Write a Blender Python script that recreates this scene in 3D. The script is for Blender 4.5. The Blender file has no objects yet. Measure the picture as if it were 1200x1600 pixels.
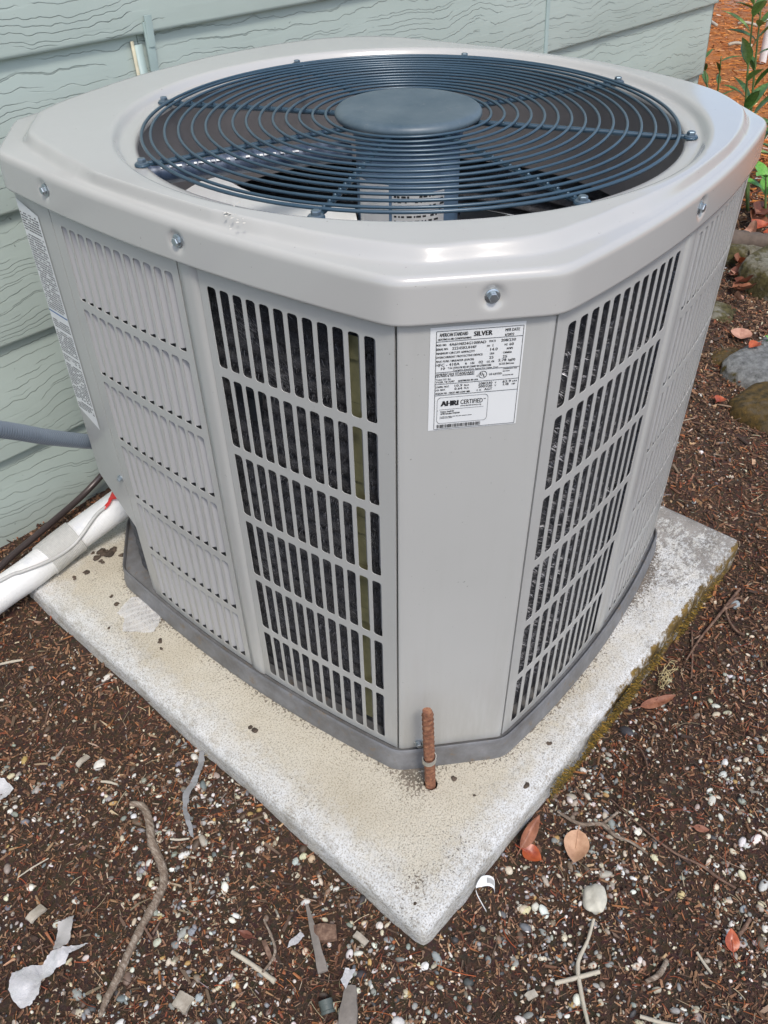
import bpy, bmesh, math, random
import numpy as np
from mathutils import Vector, Matrix
random.seed(7); rng = np.random.default_rng(7)
SC = bpy.context.scene
COL = SC.collection
PI = math.pi

# ------------------------------------------------------------------ camera
F_PX = 1278.1; UX, UY = 0.5624, 0.4364            # world origin = middle of the fan, z=0 = top of the slab
CAM = np.array([-0.3763-UX, -0.239-UY, 1.0826])
YAW, PITCH, ROLL = 0.6598, 0.7075, -0.0192
d_ = np.array([math.cos(YAW)*math.cos(PITCH), math.sin(YAW)*math.cos(PITCH), -math.sin(PITCH)])
r_ = np.cross(d_, [0,0,1]); r_ /= np.linalg.norm(r_); u_ = np.cross(r_, d_)
R_ = r_*math.cos(ROLL)+u_*math.sin(ROLL); U_ = -r_*math.sin(ROLL)+u_*math.cos(ROLL)
cd = bpy.data.cameras.new('camera'); cam = bpy.data.objects.new('camera', cd); COL.objects.link(cam)
cd.sensor_fit = 'VERTICAL'; cd.sensor_height = 24; cd.lens = F_PX/1600*24
cd.clip_start = 0.02; cd.clip_end = 500
M = Matrix(((R_[0],U_[0],-d_[0],CAM[0]),(R_[1],U_[1],-d_[1],CAM[1]),(R_[2],U_[2],-d_[2],CAM[2]),(0,0,0,1)))
cam.matrix_world = M; SC.camera = cam

# ------------------------------------------------------------------ light
SUN_EL, SUN_ROT = math.radians(58), math.radians(215)
w = bpy.data.worlds.new("World"); SC.world = w; w.use_nodes = True
nt = w.node_tree; bg = nt.nodes['Background']; sky = nt.nodes.new('ShaderNodeTexSky')
sky.sky_type = 'NISHITA'; sky.sun_disc = False; sky.sun_elevation = SUN_EL; sky.sun_rotation = SUN_ROT
sky.air_density = 1.0; sky.dust_density = 2.2; sky.ozone_density = 1.0
nt.links.new(sky.outputs[0], bg.inputs[0]); bg.inputs[1].default_value = 0.15
sd = bpy.data.lights.new('sun','SUN'); sun = bpy.data.objects.new('sun', sd); COL.objects.link(sun)
sd.energy = 1.5; sd.angle = math.radians(11); sd.color = (1.0,0.965,0.91)
sv = Vector((math.sin(SUN_ROT)*math.cos(SUN_EL), math.cos(SUN_ROT)*math.cos(SUN_EL), math.sin(SUN_EL)))
sun.rotation_euler = sv.to_track_quat('Z','Y').to_euler()
SC.view_settings.view_transform = 'Standard'; SC.view_settings.look = 'None'
SC.view_settings.gamma = 1; SC.view_settings.use_curve_mapping = False
SC.view_settings.exposure = 0.52

# ------------------------------------------------------------------ helpers
def ray(px, py):
    return R_*((px-600)/F_PX) - U_*((py-800)/F_PX) + d_
def at(px, py, z=-0.04):
    d = ray(px,py); return CAM + d*((z-CAM[2])/d[2])
def on_plane(px, py, p0, n):
    d = ray(px,py); n = np.array(n,float); return CAM + d*(np.dot(np.array(p0)-CAM,n)/np.dot(d,n))
def zat(x, y, py):
    lo, hi = -0.2, 3.0
    for _ in range(40):
        m = (lo+hi)/2; v = np.array([x,y,m])-CAM; yy = 800-F_PX*np.dot(v,U_)/np.dot(v,d_)
        if yy > py: lo = m
        else: hi = m
    return lo
def proj(P):
    v = np.asarray(P)-CAM; z = v@d_; return 600+F_PX*(v@R_)/z, 800-F_PX*(v@U_)/z, z

def tag(o, label=None, cat=None, group=None, kind=None):
    if label: o['label'] = label
    if cat: o['category'] = cat
    if group: o['group'] = group
    if kind: o['kind'] = kind
    return o
def empty(name, loc=(0,0,0), **k):
    o = bpy.data.objects.new(name, None); o.empty_display_size = 0.05; o.location = loc; COL.objects.link(o); return tag(o, **k)
def mesh(name, V, Fs, mats=None, smooth=True, mi=None):
    me = bpy.data.meshes.new(name)
    me.from_pydata([tuple(map(float,v)) for v in V], [], [tuple(map(int,f)) for f in Fs])
    for m in (mats if isinstance(mats,(list,tuple)) else [mats]): me.materials.append(m)
    if mi is not None: me.polygons.foreach_set('material_index', np.array(mi,dtype=np.int32))
    if smooth: me.polygons.foreach_set('use_smooth', np.ones(len(me.polygons),dtype=bool))
    me.update(); return me
def link(name, me, parent=None, loc=None, rot=None, **k):
    o = bpy.data.objects.new(name, me); COL.objects.link(o)
    if parent: o.parent = parent
    if loc is not None: o.location = loc
    if rot is not None: o.rotation_euler = rot
    return tag(o, **k)
def obj(name, V, Fs, mats, parent=None, smooth=True, mi=None, **k):
    return link(name, mesh(name,V,Fs,mats,smooth,mi), parent, **k)
def sharp(me, ang=35):
    try: me.set_sharp_from_angle(angle=math.radians(ang))
    except Exception: pass
class MB:
    def __init__(s): s.V=[]; s.F=[]; s.M=[]
    def add(s, V, F, m=0):
        o=len(s.V); s.V += [tuple(map(float,v)) for v in V]; s.F += [tuple(o+int(i) for i in f) for f in F]; s.M += [m]*len(F)
    def build(s, name, mats, parent=None, smooth=True, ang=35, **k):
        me = mesh(name, s.V, s.F, mats, smooth, s.M if isinstance(mats,(list,tuple)) and len(mats)>1 else None)
        if smooth: sharp(me, ang)
        return link(name, me, parent, **k)
def tube_data(P, rad, n=10, caps=True, flat=1.0, wob=0.0):
    P=[Vector(p) for p in P]; m=len(P); rs = rad if hasattr(rad,'__len__') else [rad]*m
    V=[];Fs=[]; t=(P[1]-P[0]).normalized(); a = t.cross(Vector((0,0,1)))
    if a.length<1e-3: a=Vector((1,0,0))
    a.normalize()
    for i in range(m):
        t=(P[min(i+1,m-1)]-P[max(i-1,0)]).normalized(); a=(a-t*a.dot(t)).normalized(); b=t.cross(a)
        for k in range(n):
            th=2*PI*k/n; rr=rs[i]*(1+wob*(random.random()-.5)); V.append(P[i]+a*(math.cos(th)*rr)+b*(math.sin(th)*rr*flat))
    for i in range(m-1):
        for k in range(n): Fs.append((i*n+k,i*n+(k+1)%n,(i+1)*n+(k+1)%n,(i+1)*n+k))
    if caps: Fs.append(tuple(range(n-1,-1,-1))); Fs.append(tuple((m-1)*n+k for k in range(n)))
    return V,Fs
def spline(P, n=8):
    P=[np.array(p,float) for p in P]; out=[]
    for i in range(len(P)-1):
        p0=P[max(i-1,0)];p1=P[i];p2=P[i+1];p3=P[min(i+2,len(P)-1)]
        for t in np.linspace(0,1,n,endpoint=False):
            out.append(.5*((2*p1)+(-p0+p2)*t+(2*p0-5*p1+4*p2-p3)*t*t+(-p0+3*p1-3*p2+p3)*t**3))
    out.append(P[-1]); return out
def box_data(c, s, R=None):
    c=np.array(c,float); V=[]
    for x in (-.5,.5):
        for y in (-.5,.5):
            for z in (-.5,.5):
                v=np.array([x*s[0],y*s[1],z*s[2]]); V.append(c+(R@v if R is not None else v))
    return V,[(0,1,3,2),(4,6,7,5),(0,4,5,1),(2,3,7,6),(0,2,6,4),(1,5,7,3)]
def lathe(profile, n=32, c=(0,0,0), closed=False):
    V=[];Fs=[];m=len(profile)
    for k in range(n):
        a=2*PI*k/n
        for r,z in profile: V.append((c[0]+r*math.cos(a),c[1]+r*math.sin(a),c[2]+z))
    for k in range(n):
        for j in range(m-1): Fs.append((k*m+j,((k+1)%n)*m+j,((k+1)%n)*m+j+1,k*m+j+1))
    return V,Fs
def bulk(name, V, quads, cols, mat, parent=None, smooth=False, tri=False, **k):
    """big merged mesh from numpy arrays, with a point colour attribute"""
    me=bpy.data.meshes.new(name); nv=len(V); nf=len(quads); c=quads.shape[1]
    me.vertices.add(nv); me.vertices.foreach_set('co', V.astype(np.float32).ravel())
    me.loops.add(nf*c); me.polygons.add(nf)
    me.loops.foreach_set('vertex_index', quads.astype(np.int32).ravel())
    me.polygons.foreach_set('loop_start', np.arange(0,nf*c,c,dtype=np.int32))
    me.polygons.foreach_set('use_smooth', np.full(nf, smooth))
    me.update(calc_edges=True)
    if cols is not None:
        at_=me.attributes.new('piece_color','FLOAT_COLOR','POINT')
        at_.data.foreach_set('color', np.hstack([cols,np.ones((nv,1))]).astype(np.float32).ravel())
    me.materials.append(mat); return link(name, me, parent, **k)

# ------------------------------------------------------------------ materials
class NT:
    def __init__(s,name):
        s.m=bpy.data.materials.new(name); s.m.use_nodes=True; s.t=s.m.node_tree; s.b=s.t.nodes['Principled BSDF']
    def n(s,ty,**k):
        nd=s.t.nodes.new(ty)
        for a,v in k.items(): setattr(nd,a,v)
        return nd
    def l(s,a,b): s.t.links.new(a,b)
    def co(s,scale=(1,1,1),rot=(0,0,0),src='Object'):
        tc=s.n('ShaderNodeTexCoord'); mp=s.n('ShaderNodeMapping'); mp.inputs['Scale'].default_value=scale; mp.inputs['Rotation'].default_value=rot
        s.l(tc.outputs[src],mp.inputs[0]); return mp.outputs[0]
    def noise(s,scale,detail=4,rough=.55,vec=None,dist=0):
        nd=s.n('ShaderNodeTexNoise'); nd.inputs['Scale'].default_value=scale; nd.inputs['Detail'].default_value=detail; nd.inputs['Roughness'].default_value=rough; nd.inputs['Distortion'].default_value=dist
        s.l(vec if vec is not None else s.co(),nd.inputs['Vector']); return nd.outputs['Fac']
    def ramp(s,fac,stops,interp='LINEAR'):
        r=s.n('ShaderNodeValToRGB'); r.color_ramp.interpolation=interp; e=r.color_ramp.elements
        while len(e)<len(stops): e.new(.5)
        for i,(p,c) in enumerate(stops):
            e[i].position=p; e[i].color=(c if hasattr(c,'__len__') else (c,c,c))+((1,) if not hasattr(c,'__len__') or len(c)==3 else ())
        s.l(fac,r.inputs[0]); return r.outputs[0]
    def mix(s,f,a,b,mode='MIX'):
        m=s.n('ShaderNodeMix',data_type='RGBA',blend_type=mode)
        for i,v in ((0,f),(6,a),(7,b)):
            if hasattr(v,'is_linked') or hasattr(v,'links'): s.l(v,m.inputs[i])
            else: m.inputs[i].default_value = v if i==0 else tuple(v)+(1,)
        return m.outputs[2]
    def math(s,op,a,b=None,c=None):
        m=s.n('ShaderNodeMath',operation=op)
        for i,v in enumerate((a,b,c)):
            if v is None: continue
            if hasattr(v,'links'): s.l(v,m.inputs[i])
            else: m.inputs[i].default_value=v
        return m.outputs[0]
    def bump(s,h,strength=.3,dist=.001,normal=None):
        b=s.n('ShaderNodeBump'); b.inputs['Strength'].default_value=strength; b.inputs['Distance'].default_value=dist
        s.l(h,b.inputs['Height'])
        if normal is not None: s.l(normal,b.inputs['Normal'])
        return b.outputs[0]
    def attr(s,name,out='Color'):
        a=s.n('ShaderNodeAttribute',attribute_name=name); return a.outputs[out]
    def set(s,color=None,rough=None,metal=None,normal=None,spec=None,coat=None):
        for k,v in (('Base Color',color),('Roughness',rough),('Metallic',metal),('Normal',normal),('Specular IOR Level',spec),('Coat Weight',coat)):
            if v is None: continue
            if hasattr(v,'links'): s.l(v,s.b.inputs[k])
            else: s.b.inputs[k].default_value=(tuple(v)+(1,)) if k=='Base Color' else v
        return s.m
def simple(name,color,rough=.5,metal=0,var=.12,scale=30,bump=0,bscale=200):
    t=NT(name); f=t.noise(scale); c=t.mix(f,[x*(1-var) for x in color],[min(1,x*(1+var)) for x in color])
    nm=t.bump(t.noise(bscale,6),bump,.001) if bump else None
    return t.set(c,rough,metal,nm)

# cabinet paint: taupe, semi-gloss, faint orange peel, specks and dust near the bottom
t=NT('cabinet_paint'); sm=t.noise(3,5); base=t.mix(t.ramp(sm,[(.3,0.),(.7,1.)]),(.43,.425,.40),(.46,.455,.43))
spk=t.ramp(t.noise(260,2,.5),[(.74,0.),(.78,1.)]); base=t.mix(t.math('MULTIPLY',spk,.55),base,(.10,.085,.07))
geo=t.n('ShaderNodeNewGeometry'); sp=t.n('ShaderNodeSeparateXYZ'); t.l(geo.outputs['Position'],sp.inputs[0])
low=t.n('ShaderNodeMapRange'); t.l(sp.outputs[2],low.inputs[0]); low.inputs[1].default_value=.04; low.inputs[2].default_value=.22; low.inputs[3].default_value=1; low.inputs[4].default_value=0
streak=t.noise(30,6,.7,t.co((1,1,.12)))
drt=t.math('MULTIPLY',low.outputs[0],t.ramp(streak,[(.42,0.),(.68,1.)])); base=t.mix(t.math('MULTIPLY',drt,.45),base,(.25,.225,.18))
strk=t.math('MULTIPLY',t.ramp(t.noise(1.0,5,.65,t.co((60,60,3.5))),[(.52,0.),(.75,1.)]),t.ramp(t.noise(4,4,.6),[(.4,0.),(.7,1.)])); base=t.mix(t.math('MULTIPLY',strk,.30),base,(.36,.35,.31))
scr_=t.math('MULTIPLY',t.ramp(t.noise(1.0,3,.7,t.co((500,500,40),(.5,.3,0))),[(.70,0.),(.73,1.)]),t.ramp(t.noise(9,3),[(.58,0.),(.66,1.)])); base=t.mix(t.math('MULTIPLY',scr_,.5),base,(.60,.60,.58))
CAB=t.set(base,t.ramp(t.noise(12,6),[(.3,.30),(.7,.44)]),0,t.bump(t.noise(420,3),.05,.0006),None,.15)
t=NT('lid_paint'); sm=t.noise(4,6,.6); base=t.mix(t.ramp(sm,[(.3,0.),(.7,1.)]),(.44,.43,.405),(.465,.455,.43))
spk=t.ramp(t.noise(230,2,.5),[(.745,0.),(.78,1.)]); base=t.mix(t.math('MULTIPLY',spk,.5),base,(.12,.10,.08))
LID=t.set(base,t.ramp(t.noise(7,4,.6),[(.3,.15),(.72,.23)]),0,t.bump(t.noise(14,3),.12,.002,t.bump(t.noise(500,2),.04,.0005)),None,.5)
LID.node_tree.nodes['Principled BSDF'].inputs['Coat Roughness'].default_value=.12
BLADEM=simple('louver_paint',(.44,.435,.435),.42,0,.05,8)
SEAM=simple('dark_seam',(.03,.03,.032),.7)
t=NT('base_pan_metal'); f=t.noise(22,8,.7); c=t.ramp(f,[(.3,(.13,.125,.12)),(.55,(.20,.20,.205)),(.75,(.27,.27,.275))])
c=t.mix(t.ramp(t.noise(55,6,.7),[(.58,0.),(.7,1.)]),c,(.20,.15,.10))
PAN=t.set(c,.5,.25,t.bump(t.noise(120,5),.25,.001))
GUARD=simple('guard_slate_paint',(.040,.076,.108),.28,.1,.18,40,.05,400)
t=NT('cap_plastic'); c=t.mix(t.ramp(t.noise(9,8,.7),[(.35,0.),(.75,1.)]),(.05,.082,.108),(.125,.16,.18)); c=t.mix(t.math('MULTIPLY',t.ramp(t.noise(60,4,.8),[(.62,0.),(.72,1.)]),.35),c,(.25,.25,.24))
CAP=t.set(c,.42,0,t.bump(t.noise(300,3),.08,.0005))
SHROUD=simple('shroud_taupe',(.21,.195,.19),.5,0,.15,10)
MOTOR=simple('motor_slate',(.17,.27,.40),.4,.1,.15,12)
ALU=simple('fan_aluminium',(.84,.84,.81),.42,.25,.06,15)
TUBEM=None
STEEL=simple('zinc_steel',(.42,.47,.50),.32,.85,.25,120)
PAPER=simple('label_white',(.74,.745,.73),.38,0,.03,20)
INK=simple('label_ink',(.02,.02,.022),.5)
BLUEINK=simple('label_blue_ink',(.03,.13,.33),.5)
t=NT('coil_fins'); c=t.ramp(t.noise(70,6,.7),[(.3,(.05,.05,.052)),(.6,(.10,.10,.108)),(.8,(.2,.205,.22))]); COIL=t.set(c,.55,.35,t.bump(t.noise(500,4),.8,.003))
t=NT('coil_bristle'); COILB=t.set(t.attr('piece_color'),.4,.15)
STRAP=simple('olive_strap',(.20,.19,.10),.55,0,.4,70,.4,200)
BLACKP=simple('black_plastic',(.02,.024,.03),.4)
t=NT('rust_steel'); f=t.noise(160,6,.7); c=t.ramp(f,[(.3,(.12,.05,.03)),(.5,(.24,.10,.055)),(.68,(.38,.19,.10)),(.8,(.5,.36,.2))]); RUST=t.set(c,.75,.15,t.bump(f,.6,.0012))
# siding: painted fibre cement with embossed wood grain
def siding_mat(name,ca,cb):
    t=NT(name)
    g=t.n('ShaderNodeSeparateXYZ'); t.l(t.co(),g.inputs[0])
    n1=t.noise(1.0,1,.5,t.co((4,4,5))); n2=t.noise(1.0,2,.5,t.co((30,30,22)))
    h=t.math('ADD',t.math('MULTIPLY',g.outputs[2],52.0),t.math('ADD',t.math('MULTIPLY',n1,5.0),t.math('MULTIPLY',n2,.9)))
    fr=t.math('FRACT',h)
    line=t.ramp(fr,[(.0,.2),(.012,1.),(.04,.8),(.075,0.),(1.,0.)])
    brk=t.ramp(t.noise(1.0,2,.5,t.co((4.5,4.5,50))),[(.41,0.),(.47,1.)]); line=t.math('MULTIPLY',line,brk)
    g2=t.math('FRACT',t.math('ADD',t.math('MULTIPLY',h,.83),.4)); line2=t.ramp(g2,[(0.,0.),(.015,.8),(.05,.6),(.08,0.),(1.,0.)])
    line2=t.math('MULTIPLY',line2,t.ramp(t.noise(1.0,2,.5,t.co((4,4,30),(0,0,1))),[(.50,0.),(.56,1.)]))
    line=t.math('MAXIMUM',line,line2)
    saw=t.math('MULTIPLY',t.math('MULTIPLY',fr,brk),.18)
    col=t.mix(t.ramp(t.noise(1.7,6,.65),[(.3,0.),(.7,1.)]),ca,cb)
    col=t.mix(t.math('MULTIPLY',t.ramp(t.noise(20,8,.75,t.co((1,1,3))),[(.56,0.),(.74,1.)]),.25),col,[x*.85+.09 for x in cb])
    col=t.mix(t.math('MULTIPLY',line,.48),col,[x*.36 for x in ca])  # embossed grooves darkened in the colour, standing in for their shade
    col=t.mix(t.math('MULTIPLY',t.ramp(t.noise(70,2),[(.75,0.),(.78,1.)]),.5),col,(.05,.06,.05))
    hh=t.math('SUBTRACT',saw,line)
    return t.set(col,.5,0,t.bump(hh,.60,.0014,t.bump(t.noise(120,5,.7),.22,.0008)))
SIDE=siding_mat('siding_paint',(.40,.465,.415),(.47,.535,.485))
TRIM=simple('joint_flashing_paint',(.38,.47,.44),.5,0,.15,25,.2,150)
CAULK=simple('old_caulk',(.55,.5,.36),.8,0,.3,80,.5,120)
t=NT('foundation'); FOUND=t.set(t.ramp(t.noise(40,6),[(.3,(.2,.19,.17)),(.7,(.34,.33,.3))]),.9,0,t.bump(t.noise(80,6),.5,.004))
# slab
t=NT('slab_concrete')
warm=t.ramp(t.noise(5,6,.65),[(.3,(.49,.435,.33)),(.52,(.575,.525,.42)),(.75,(.64,.605,.52))])
white=t.ramp(t.noise(14,6,.7),[(.3,(.58,.575,.545)),(.7,(.72,.72,.705))])
edge=t.attr('edge','Fac'); dirt=t.attr('dirt','Fac'); flake=t.attr('flake','Fac'); side=t.attr('side','Fac'); moss=t.attr('moss','Fac')
en=t.math('ADD',edge,t.math('MULTIPLY',t.math('SUBTRACT',t.noise(30,8,.8),.5),1.6))
col=t.mix(t.ramp(en,[(.3,0.),(.9,1.)]),warm,white)
v1=t.n('ShaderNodeTexVoronoi'); v1.inputs['Scale'].default_value=330; t.l(t.co(),v1.inputs['Vector'])
gr=t.noise(420,3,.6)
col=t.mix(t.math('MULTIPLY',t.ramp(gr,[(.40,1.),(.49,0.)]),.6),col,(.25,.21,.15))
pit=t.math('MULTIPLY',t.ramp(t.noise(330,2,.5),[(.62,0.),(.69,1.)]),t.ramp(t.noise(6,4),[(.42,.05),(.66,1.)]))
col=t.mix(t.math('MULTIPLY',pit,.8),col,(.09,.075,.06))
# flaking weathered area at the far right corner
fn=t.math('ADD',t.math('ADD',t.math('MULTIPLY',t.noise(75,8,.85,t.co((1,1.5,1),(0,0,.5))),.7),t.math('MULTIPLY',t.noise(16,4,.6),.3)),t.math('MULTIPLY',flake,.135))
flk=t.ramp(fn,[(.60,0.),(.635,1.)]); col=t.mix(t.math('MULTIPLY',flk,.85),col,t.ramp(t.noise(25,5),[(.35,(.16,.14,.12)),(.7,(.30,.27,.24))]))
# grit gathered against the base
dn=t.math('ADD',t.noise(230,3,.7),t.math('MULTIPLY',dirt,.24)); col=t.mix(t.ramp(dn,[(.66,0.),(.72,.9)]),col,t.ramp(t.noise(50,4),[(.3,(.07,.055,.04)),(.7,(.20,.16,.12))]))
# sides: streaky grey and brown, moss on the right hand side
sn=t.noise(36,9,.85,t.co((1,1,3.5))); col=t.mix(t.math('MULTIPLY',side,t.ramp(sn,[(.48,0.),(.62,.7)])),col,(.22,.19,.14))
mn=t.math('ADD',t.noise(38,8,.8),t.math('MULTIPLY',moss,.33)); mc=t.ramp(t.noise(60,6,.7),[(.3,(.07,.045,.014)),(.5,(.15,.095,.022)),(.7,(.30,.18,.035))])
col=t.mix(t.ramp(mn,[(.72,0.),(.80,1.)]),col,mc)
hb=t.math('SUBTRACT',t.math('MULTIPLY',t.noise(330,5,.75),1.3),t.math('MULTIPLY',pit,1.2))
SLAB=t.set(col,.88,0,t.bump(hb,.7,.0022,t.bump(t.math('MULTIPLY',flk,-1.),.5,.001)))
# ground
t=NT('ground_soil')
pos=t.n('ShaderNodeNewGeometry').outputs['Position']; sx=t.n('ShaderNodeSeparateXYZ'); t.l(pos,sx.inputs[0])
v=t.n('ShaderNodeTexVoronoi'); v.inputs['Scale'].default_value=170; t.l(pos,v.inputs['Vector'])
soil=t.ramp(t.noise(75,8,.85,pos),[(.3,(.026,.014,.008)),(.5,(.085,.045,.026)),(.62,(.12,.068,.042)),(.74,(.21,.14,.09))])
soil=t.mix(.35,soil,t.mix(1.,v.outputs['Color'],(.09,.055,.035),'MULTIPLY'))
duff=t.ramp(t.noise(32,8,.8,pos),[(.3,(.20,.06,.014)),(.5,(.42,.145,.032)),(.62,(.56,.215,.055)),(.76,(.70,.40,.20))])
fx=t.math('ADD',sx.outputs[0],t.math('MULTIPLY',t.noise(1.5,4,.6,pos),1.2))
k=t.n('ShaderNodeMapRange'); t.l(fx,k.inputs[0]); k.inputs[1].default_value=2.9; k.inputs[2].default_value=3.5
far=t.n('ShaderNodeMapRange'); t.l(fx,far.inputs[0]); far.inputs[1].default_value=6.2; far.inputs[2].default_value=7.6
litter=t.ramp(t.noise(14,8,.8,pos),[(.3,(.12,.07,.05)),(.5,(.33,.22,.18)),(.7,(.62,.52,.47))])
col=t.mix(k.outputs[0],soil,duff); col=t.mix(far.outputs[0],col,litter)
GROUND=t.set(col,.92,0,t.bump(t.noise(70,8,.8,pos),1.,.012))
t=NT('ground_pieces'); GP=t.set(t.attr('piece_color'),.85,0,t.bump(t.noise(350,4),.4,.001))
t=NT('pebble_stone'); c=t.mix(.5,t.attr('piece_color'),t.mix(1.,t.attr('piece_color'),t.ramp(t.noise(160,5,.7),[(.3,.55),(.7,1.3)]),'MULTIPLY')); PEB=t.set(c,.6,0,t.bump(t.noise(300,4),.3,.0006))
# ------------------------------------------------------------------ ground sheet
rsn = [(rng.uniform(3,75), rng.uniform(0,2*PI), rng.uniform(0,2*PI)) for _ in range(28)]
def gz(x,y):
    x=np.asarray(x,float); y=np.asarray(y,float); h=np.zeros_like(x+y)
    for f,a,p in rsn: h=h+np.sin((x*math.cos(a)+y*math.sin(a))*f+p)*(.020/f**.85)
    g=-.040+h
    # soil rises a little toward the house behind the unit and away to the right
    g=g+.022*np.clip((x*.9+y*.6-.25)/.6,0,1)
    ddx=x+UX-.004; ddy=y+UY-.002; a_=ddx*math.cos(-.0744)+ddy*math.sin(-.0744); b_=-ddx*math.sin(-.0744)+ddy*math.cos(-.0744)
    g=g-.030*np.clip((a_-.22)/.2,0,1)*np.clip((1.25-a_)/.3,0,1)*np.exp(-(b_/.10)**2)
    return g
def axis(lo,hi,step,far):
    a=list(np.arange(lo,hi,step)); s=step; v=hi
    while v<far: a.append(v); s*=1.25; v+=s
    s=step; v=lo-step
    while v>-far: a.insert(0,v); s*=1.25; v-=s
    return np.array(a)
gx=axis(-1.5,1.6,.017,140); gy=axis(-1.6,1.1,.017,140)
X,Y=np.meshgrid(gx,gy,indexing='ij'); Z=gz(X,Y)
Z=np.where((np.abs(X)>8)|(np.abs(Y)>8), -.03, Z)
n1,n2=X.shape; idx=np.arange(n1*n2).reshape(n1,n2)
q=np.stack([idx[:-1,:-1],idx[1:,:-1],idx[1:,1:],idx[:-1,1:]],-1).reshape(-1,4)
bulk('ground',np.stack([X,Y,Z],-1).reshape(-1,3),q,None,GROUND,smooth=True,kind='structure')

# ------------------------------------------------------------------ house wall: lapped siding
TW=math.tan(-.1158); W0=1.159-UY                     # wall plane: y = W0 + TW*(x+UX)
wl=math.sqrt(1+TW*TW); WD=np.array([1,TW,0])/wl; WN=np.array([TW,-1,0])/wl     # along / outwards
def wp(s,z,out=0): 
    o=np.array([-UX,W0,0]); return o+WD*s+WN*out+np.array([0,0,z])
house=empty('house_wall',tuple(wp(0,0)),label='pale green house wall clad in overlapping wood-grain siding boards',cat='wall')
hinv=Matrix.Translation(-Vector(wp(0,0)))
def hp(V): o=wp(0,0); return [np.array(v)-o for v in V]
S_END=2.885; LAPS=[-.079,.1395,.3599,.5777,.7974]+[.7974+.2185*k for k in range(1,9)]
JOINTS={3:[.655],4:[-.62,1.7],2:[-.9,1.15],5:[.4,2.2],6:[1.3],1:[2.1],7:[.2,2.0],8:[1.1],9:[.5],10:[1.8],11:[.9],12:[1.4]}
JOINTS[3]=[.652,1.885]; 
for i,zb in enumerate(LAPS):
    zt=zb+.242; cuts=[-2.6]+sorted(JOINTS.get(i,[]))+[S_END]
    for a,b in zip(cuts[:-1],cuts[1:]):
        g=.0015 if a>-2 else 0
        n=max(2,int((b-a)/.25)); V=[];Fs=[]
        prof=[(zb+.003,.0035),(zb,.0085),(zb,.0135),(zb+.002,.0155),(zb+.006,.0163),(zb+.121,.0085),(zt,.0008),(zt,-.008),(zb+.003,-.004)]
        for k in range(n+1):
            s=a+g+(b-a-2*g)*k/n; bow=.0012*math.sin(s*2.1+i*1.7)
            for j,(z,o) in enumerate(prof): V.append(wp(s,z+(bow if j<5 else 0),o+.004))
        m=len(prof)
        for k in range(n):
            for j in range(m): Fs.append((k*m+j,(k+1)*m+j,(k+1)*m+(j+1)%m,k*m+(j+1)%m))
        Fs.append(tuple(range(m))[::-1]); Fs.append(tuple(n*m+j for j in range(m)))
        me=mesh('siding_board',hp(V),Fs,SIDE); sharp(me,40); link('siding_board',me,house)
# sheathing behind, end wall and corner return
V=[wp(-2.6,-.3,-.01),wp(S_END-.004,-.3,-.01),wp(S_END-.004,2.75,-.01),wp(-2.6,2.75,-.01)]
V+= [v-WN*4.0 for v in V]
obj('wall_core',hp(V),[(0,1,2,3),(1,5,6,2),(5,4,7,6),(4,0,3,7),(3,2,6,7)],SIDE,house,smooth=False)
for i,zb in enumerate(LAPS):                          # boards round the corner
    V=[wp(S_END,zb,.015),wp(S_END,zb+.218,.006),wp(S_END,zb+.218,-.02),wp(S_END,zb,-.02)]
    a=[v+WD*.016 for v in V[:2]]+[v+WD*.016-WN*3.9 for v in V[:2]]
    a=[V[0]+WD*.014,V[1]+WD*.004,V[1]+WD*.004-WN*3.9,V[0]+WD*.014-WN*3.9, V[0]-WD*.002,V[0]-WD*.002-WN*3.9]
    obj('end_board',hp(a),[(0,3,2,1),(0,4,5,3)],SIDE,house,smooth=False)
# joint covers
def strip(s,z0,z1,w,th,o0,o1,lean=0):
    V=[];c=[(s,z0,o0),(s+lean,z1,o1)]
    for (ss,z,o) in c:
        for dx,do in ((-w/2,0),(-w/2,th),(-w*.1,th*1.25),(w/2,th*.7),(w/2,0)): V.append(wp(ss+dx,z,o+do))
    Fs=[(j,j+1,j+6,j+5) for j in range(4)]+[(4,3,2,1,0),(5,6,7,8,9)]
    return hp(V),Fs
def joint_cover(s,w=.022): 
    pass
for (s,i,two) in ((.668,3,True),(1.885,3,False)):
    zb=LAPS[i]; mb=MB()
    V,Fs=strip(s,zb-.002,zb+.238,.016,.003,.0205,.0195 if two else .006); mb.add(V,Fs)
    if two:
        V,Fs=strip(s+.002,zb+.20,zb+.248,.0145,.003,.021,.0235); mb.add(V,Fs)
    mb.build('joint_cover',TRIM,house)
    if two:
        V,Fs=strip(s-.019,zb+.0,zb+.205,.016,.003,.0195,.0110); obj('joint_cover',V,Fs,TRIM,house)
        V,Fs=strip(s-.030,zb+.02,zb+.212,.006,.002,.019,.0115); o=obj('caulk_bead',V,Fs,CAULK,house)

# ------------------------------------------------------------------ concrete slab
TH=-.0744; PO=np.array([-UX,-UY]); ex=np.array([math.cos(TH),math.sin(TH)]); ey=np.array([-math.sin(TH),math.cos(TH)])
PLX,PLY=.974,.975; off=np.array([-.004,-.002])
def pad_w(a,b): return PO+off+ex*a+ey*b
def body_x(y): return .404-.016*(np.minimum(np.abs(y),.5)/.266)**2
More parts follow.
